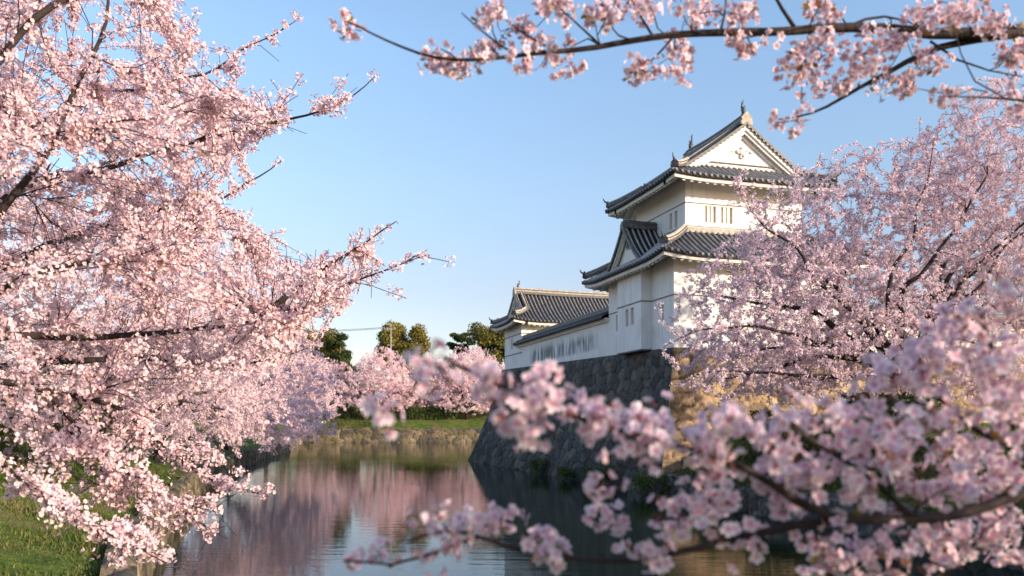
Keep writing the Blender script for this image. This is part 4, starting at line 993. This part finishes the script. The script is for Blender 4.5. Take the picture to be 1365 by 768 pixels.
leafy('round_tree', (U(540,152),152), 51, clump_cloud(rg,(U(540,152),152,Zv(462,152)),(5.0,4,5.4),32,1.8), 'olive green round tree above the far cherries beside the utility pole', 'tree', OLIVE, .42, 330)
leafy('broad_tree', (U(655,150),150), 52, clump_cloud(rg,(U(657,150),150,Zv(458,150)),(4.4,4,4.4),26,1.5), 'olive tree with pine boughs peeking out left of the small turret', 'tree', OLIVE+PINEC, .42, 300)
leafy('pine_tree', (U(618,158),158), 53, clump_cloud(rg,(U(620,158),158,Zv(455,158)),(3.4,2.5,2.6),12,1.25), 'dark pine with flat tufts beyond the wide far cherry', 'pine tree', PINEC, .4, 380, flat=.45)
leafy('bushy_tree', (U(425,150),150), 54, clump_cloud(rg,(U(425,150),150,Zv(480,150)),(5.2,4,5.4),30,1.6), 'bushy yellow green tree rising behind the left bank cherries', 'tree', OLIVE, .42, 330)
leafy('pine_tree', (U(455,146),146), 55, clump_cloud(rg,(U(455,146),146,Zv(478,146)),(2.9,3,4.3),20,1.3), 'dark green pine right of the yellow green tree on the far bank', 'pine tree', PINEC, .4, 380, flat=.6)
for k, (u, Y, v, r, n, lab) in enumerate(((475,141,525,(5,2,2.6),18,'dark shaded bush under the far cherries next to the pale marker stone'),(590,144,525,(6,2,2.8),20,'dark shaded bush behind the two far right cherries'),(400,140,520,(6,2,3.5),18,'dark shaded bush at the left corner of the far bank'),(540,143,530,(4,2,2.4),14,'low dark bush between the far bank hedges'))):
    leafy('bush', (U(u,Y),Y), 60+k, clump_cloud(rg,(U(u,Y),Y,Zv(v,Y)),r,n,1.3), lab, 'bush', PINEC, .35, 300, 'shaded bushes on the far bank', trunk_r=.1)

def hedge(name, x0, x1, y0, y1, z0, z1, seed, label, cols=OLIVE, leaf=.12, dens=90):
    rng = np.random.default_rng(seed); o = ((x0+x1)/2, (y0+y1)/2, z0); e = empty(name, o, 0, label, 'hedge', org=o)
    m = MB(); m.box(x0+.15,x1-.15,y0+.15,y1-.15,z0,z1-.15); obj('dark_core', m, pbr('hedge_core', (.02,.025,.01), (.035,.04,.015)), e)  # plain dark box filling the hedge behind its leaves
    n = int(dens*((x1-x0)*(z1-z0)*2+(x1-x0)*(y1-y0)+(y1-y0)*(z1-z0)*2)); u = rng.uniform(-1,1,(n,3)); ax = rng.random(n)
    k = np.where(ax < .45, 1, np.where(ax < .8, 2, 0)); sg = np.where(rng.random(n) < .5, -1., 1.); sg[k == 2] = 1
    u[np.arange(n), k] = sg; u *= (1-.12*np.abs(u[:, [1,2,0]])**4)
    C = np.array(((x0+x1)/2,(y0+y1)/2,(z0+z1)/2)) + u*np.array(((x1-x0)/2,(y1-y0)/2,(z1-z0)/2)) + rng.normal(size=(n,3))*.06
    C[:,2] += .08*np.sin(C[:,0]*1.1+seed)
    a = rng.normal(size=C.shape); a /= np.linalg.norm(a, axis=1)[:,None]; b = np.cross(a, rng.normal(size=C.shape)); b /= np.linalg.norm(b, axis=1)[:,None]
    s_ = leaf*rng.uniform(.6,1.3,(n,1)); V = np.stack([C-a*s_*.5, C+b*s_*.35, C+a*s_*.5, C-b*s_*.35], 1).reshape(-1,3)
    cc = np.array(cols)[rng.integers(0,len(cols),n)]*rng.uniform(.6,1.3,(n,1))
    quads('foliage', V, np.arange(len(V)).reshape(-1,4), M_LEAF, e, col=np.repeat(cc,4,axis=0)); return e
GRN = [(.08,.12,.02),(.12,.15,.03),(.055,.09,.02)]
hedge('hedge', U(412,133.5), U(476,133.5), 133.5, 136, 3.2, Zv(539,134), 1, 'clipped rounded hedge on the far bank, left of the blurred sprig', GRN, .28, 60)
hedge('hedge', U(542,134.5), U(608,134.5), 134.5, 137, 3.2, Zv(543,135), 2, 'long low hedge on the far bank under the two wide cherries', GRN, .28, 60)
hedge('hedge', U(1135,27), U(1260,27), 27, 28.6, 2.9, 4.35, 3, 'dark green hedge at the foot of the large right cherry', [(.035,.06,.015),(.05,.08,.02)], .09, 240)
hedge('hedge', U(1000,31), U(1120,31), 31, 32.4, 2.6, 3.7, 4, 'shaggy dark hedge before the sunlit stone face', [(.035,.06,.015),(.06,.08,.02)], .09, 240)
hedge('hedge', U(-60,24), U(135,24), 24, 26, 3.0, 4.3, 5, 'shady hedge behind the bent cherry trunk on the left bank', PINEC+GRN, .12, 200)
# scrub at the rampart foot
for k, (a, b, r) in enumerate(((-2.2,4,.7),(-2.4,9,.55),(-2.3,14,.6),(-1.9,-1.8,.8))):
    p = l2w(a, b); 
    leafy('shrub', (p[0],p[1],.25), 70+k, clump_cloud(rg,(p[0],p[1],.55),(r*1.5,r*1.5,.35),8,r*.6), ('small shrub rooted at the rampart foot near the right bank','small tuft shrub on the shaded rampart foot, middle of the moat face','low shrub farthest along the shaded rampart foot','leafy shrub where the rampart corner meets the right bank')[k], 'shrub', GRN, .12, 900, 'shrubs at the rampart foot', trunk_r=.03)
for k, (u, Y, r, lab) in enumerate(((960,35.5,.8,'spiky green shrub at the foot of the sunlit rampart corner'),(1030,33,.9,'round shrub left of the right cherry trunk'),(1080,25.5,.8,'shrub on the slope below the right cherry'),(1200,22.5,.9,'shrub at the edge of the right bank wall'),(1000,30.8,.7,'small shrub on the bank edge in the shade'),(1120,29.5,.9,'leafy shrub beside the right cherry trunk'))):
    x = U(u,Y); z = float(ground_h(np.array([x]),np.array([Y]))[0])
    leafy('shrub', (x,Y,z), 80+k, clump_cloud(rg,(x,Y,z+.6),(r*1.2,r*1.2,.6),12,r*.6), lab, 'shrub', GRN+PINEC, .12, 800, 'shrubs on the right bank', trunk_r=.03)

# grass
def grass(name, label, xr, yr, n, h, seed, cond):
    rng = np.random.default_rng(seed); x = rng.uniform(*xr, n); y = rng.uniform(*yr, n)
    sd = sd_poly(x, y, POLY); a, b = w2l(x, y); ok = (sd > .25) & cond(x, y, sd) & ~((a > -.5) & (b > -1.5)); x, y = x[ok], y[ok]; z = ground_h(x, y)
    n = len(x); C = np.stack([x, y, z-.02], 1); an = rng.uniform(0, 6.283, n); s_ = np.stack([np.cos(an), np.sin(an), 0*an], 1)
    hh = h*rng.uniform(.4,1.3,n)*(1+.6*np.sin(x*1.3)*np.cos(y*1.1)); w = hh*.09+.006; ln = rng.normal(size=(n,3))*.35; ln[:,2] = 0
    top = C + np.array((0,0,1))*hh[:,None] + ln*hh[:,None]
    mid = C + np.array((0,0,.55))*hh[:,None] + ln*hh[:,None]*.3
    V = np.stack([C-s_*w[:,None], C+s_*w[:,None], mid+s_*w[:,None]*.8, top, mid-s_*w[:,None]*.8], 1)
    V4 = np.stack([C-s_*w[:,None], C+s_*w[:,None], mid+s_*w[:,None]*.8, mid-s_*w[:,None]*.8, top, top+s_*.001], 1).reshape(-1,3)
    o = (np.arange(n)*6)[:,None]; F = np.concatenate([o+np.array((0,1,2,3)), o+np.array((3,2,5,4))], 0)
    dry = (np.sin(x*.8+1.1*np.sin(y*.6))*np.cos(y*.5-x*.3)*.5+.5 + rng.normal(size=n)*.18)[:,None]; pal = np.array([(.09,.145,.025),(.13,.17,.03),(.06,.11,.02),(.17,.16,.05)])[rng.integers(0,4,n)]; pal = (pal*(1-sstep(.5,1.0,dry)*.8) + np.array((.26,.20,.09))*sstep(.5,1.0,dry)*.8)*rng.uniform(.6,1.15,(n,1))
    o_ = quads(name, V4, F, M_LEAF, None, col=np.repeat(pal,6,axis=0)); prop(o_, label, 'grass', kind='stuff')
grass('grass', 'bright green grass on the left bank above the stones', (-24,-4), (9,40), 110000, .11, 1, lambda x, y, sd: sd < 9)
grass('grass', 'mown grass on the far bank slope', (-40,2), (126,138), 60000, .25, 2, lambda x, y, sd: sd < 9)
grass('grass', 'rough grass on the shaded right bank', (6,24), (14,40), 60000, .22, 3, lambda x, y, sd: (x > 5) & (sd < 9))

# ------------------------------------------------------------------ utility pole, marker stone
Yp = 148; xp = U(521,Yp); zb = float(ground_h(np.array([xp]),np.array([Yp]))[0]); zt = Zv(432,Yp)
e = empty('utility_pole', (xp,Yp,zb), 0, 'thin grey utility pole with wires above the far cherry trees', 'utility pole', org=(xp,Yp,zb))
m = MB(); m.tube([(xp,Yp,zb-.3),(xp,Yp,zt)], [.15,.10], 10); obj('pole', m, M_METAL, e)
m = MB(); m.beam((xp-1.3,Yp,zt-.9),(xp+.9,Yp,zt-.9), .12,.12); ca = obj('crossarm', m, M_METAL, e); m = MB(); m.beam((xp-.7,Yp,zt-3.8),(xp+.6,Yp,zt-3.8), .1,.1); obj('crossarm', m, M_METAL, e)
for d in (-1.2,-.7,.7): m = MB(); m.tube([(xp+d,Yp,zt-.85),(xp+d,Yp,zt-.55)], [.09,.06], 8); obj('insulator', m, M_METAL, ca)
for dz, dx in ((-.6,-1.2),(-.75,-.7)):
    m = MB(); m.tube([(xp+dx-30*k/12, Yp-4*k/12, zt+dz-1.0*k/12*2*(1-k/12)-.8*k/12) for k in range(13)], .035, 4); obj('wire', m, M_WIRE, e)
Ym = 139; xm = U(458,Ym); zb = float(ground_h(np.array([xm]),np.array([Ym]))[0])
e = empty('marker_stone', (xm,Ym,zb), 0, 'small pale standing stone behind the clipped far hedge', 'stone', org=(xm,Ym,zb))
m = MB(); m.add([(xm-.35,Ym-.2,zb-.1),(xm+.35,Ym-.2,zb-.1),(xm+.3,Ym+.2,zb-.1),(xm-.3,Ym+.2,zb-.1),(xm-.4,Ym-.2,zb+1.5),(xm+.36,Ym-.18,zb+1.55),(xm+.3,Ym+.15,zb+1.5),(xm-.32,Ym+.15,zb+1.5),(xm-.15,Ym-.1,zb+2.1),(xm+.15,Ym-.1,zb+2.05),(xm+.1,Ym+.08,zb+2.05),(xm-.1,Ym+.08,zb+2.1)],
      [(0,1,5,4),(1,2,6,5),(2,3,7,6),(3,0,4,7),(4,5,9,8),(5,6,10,9),(6,7,11,10),(7,4,8,11),(8,9,10,11)]); obj('stone_body', m, M_TRIM, e)
m = MB(); m.box(xm-.6,xm+.6,Ym-.45,Ym+.4,zb-.2,zb+.12); obj('plinth', m, M_TRIM, e)
print('FACES', sum(len(m.polygons) for m in bpy.data.meshes))
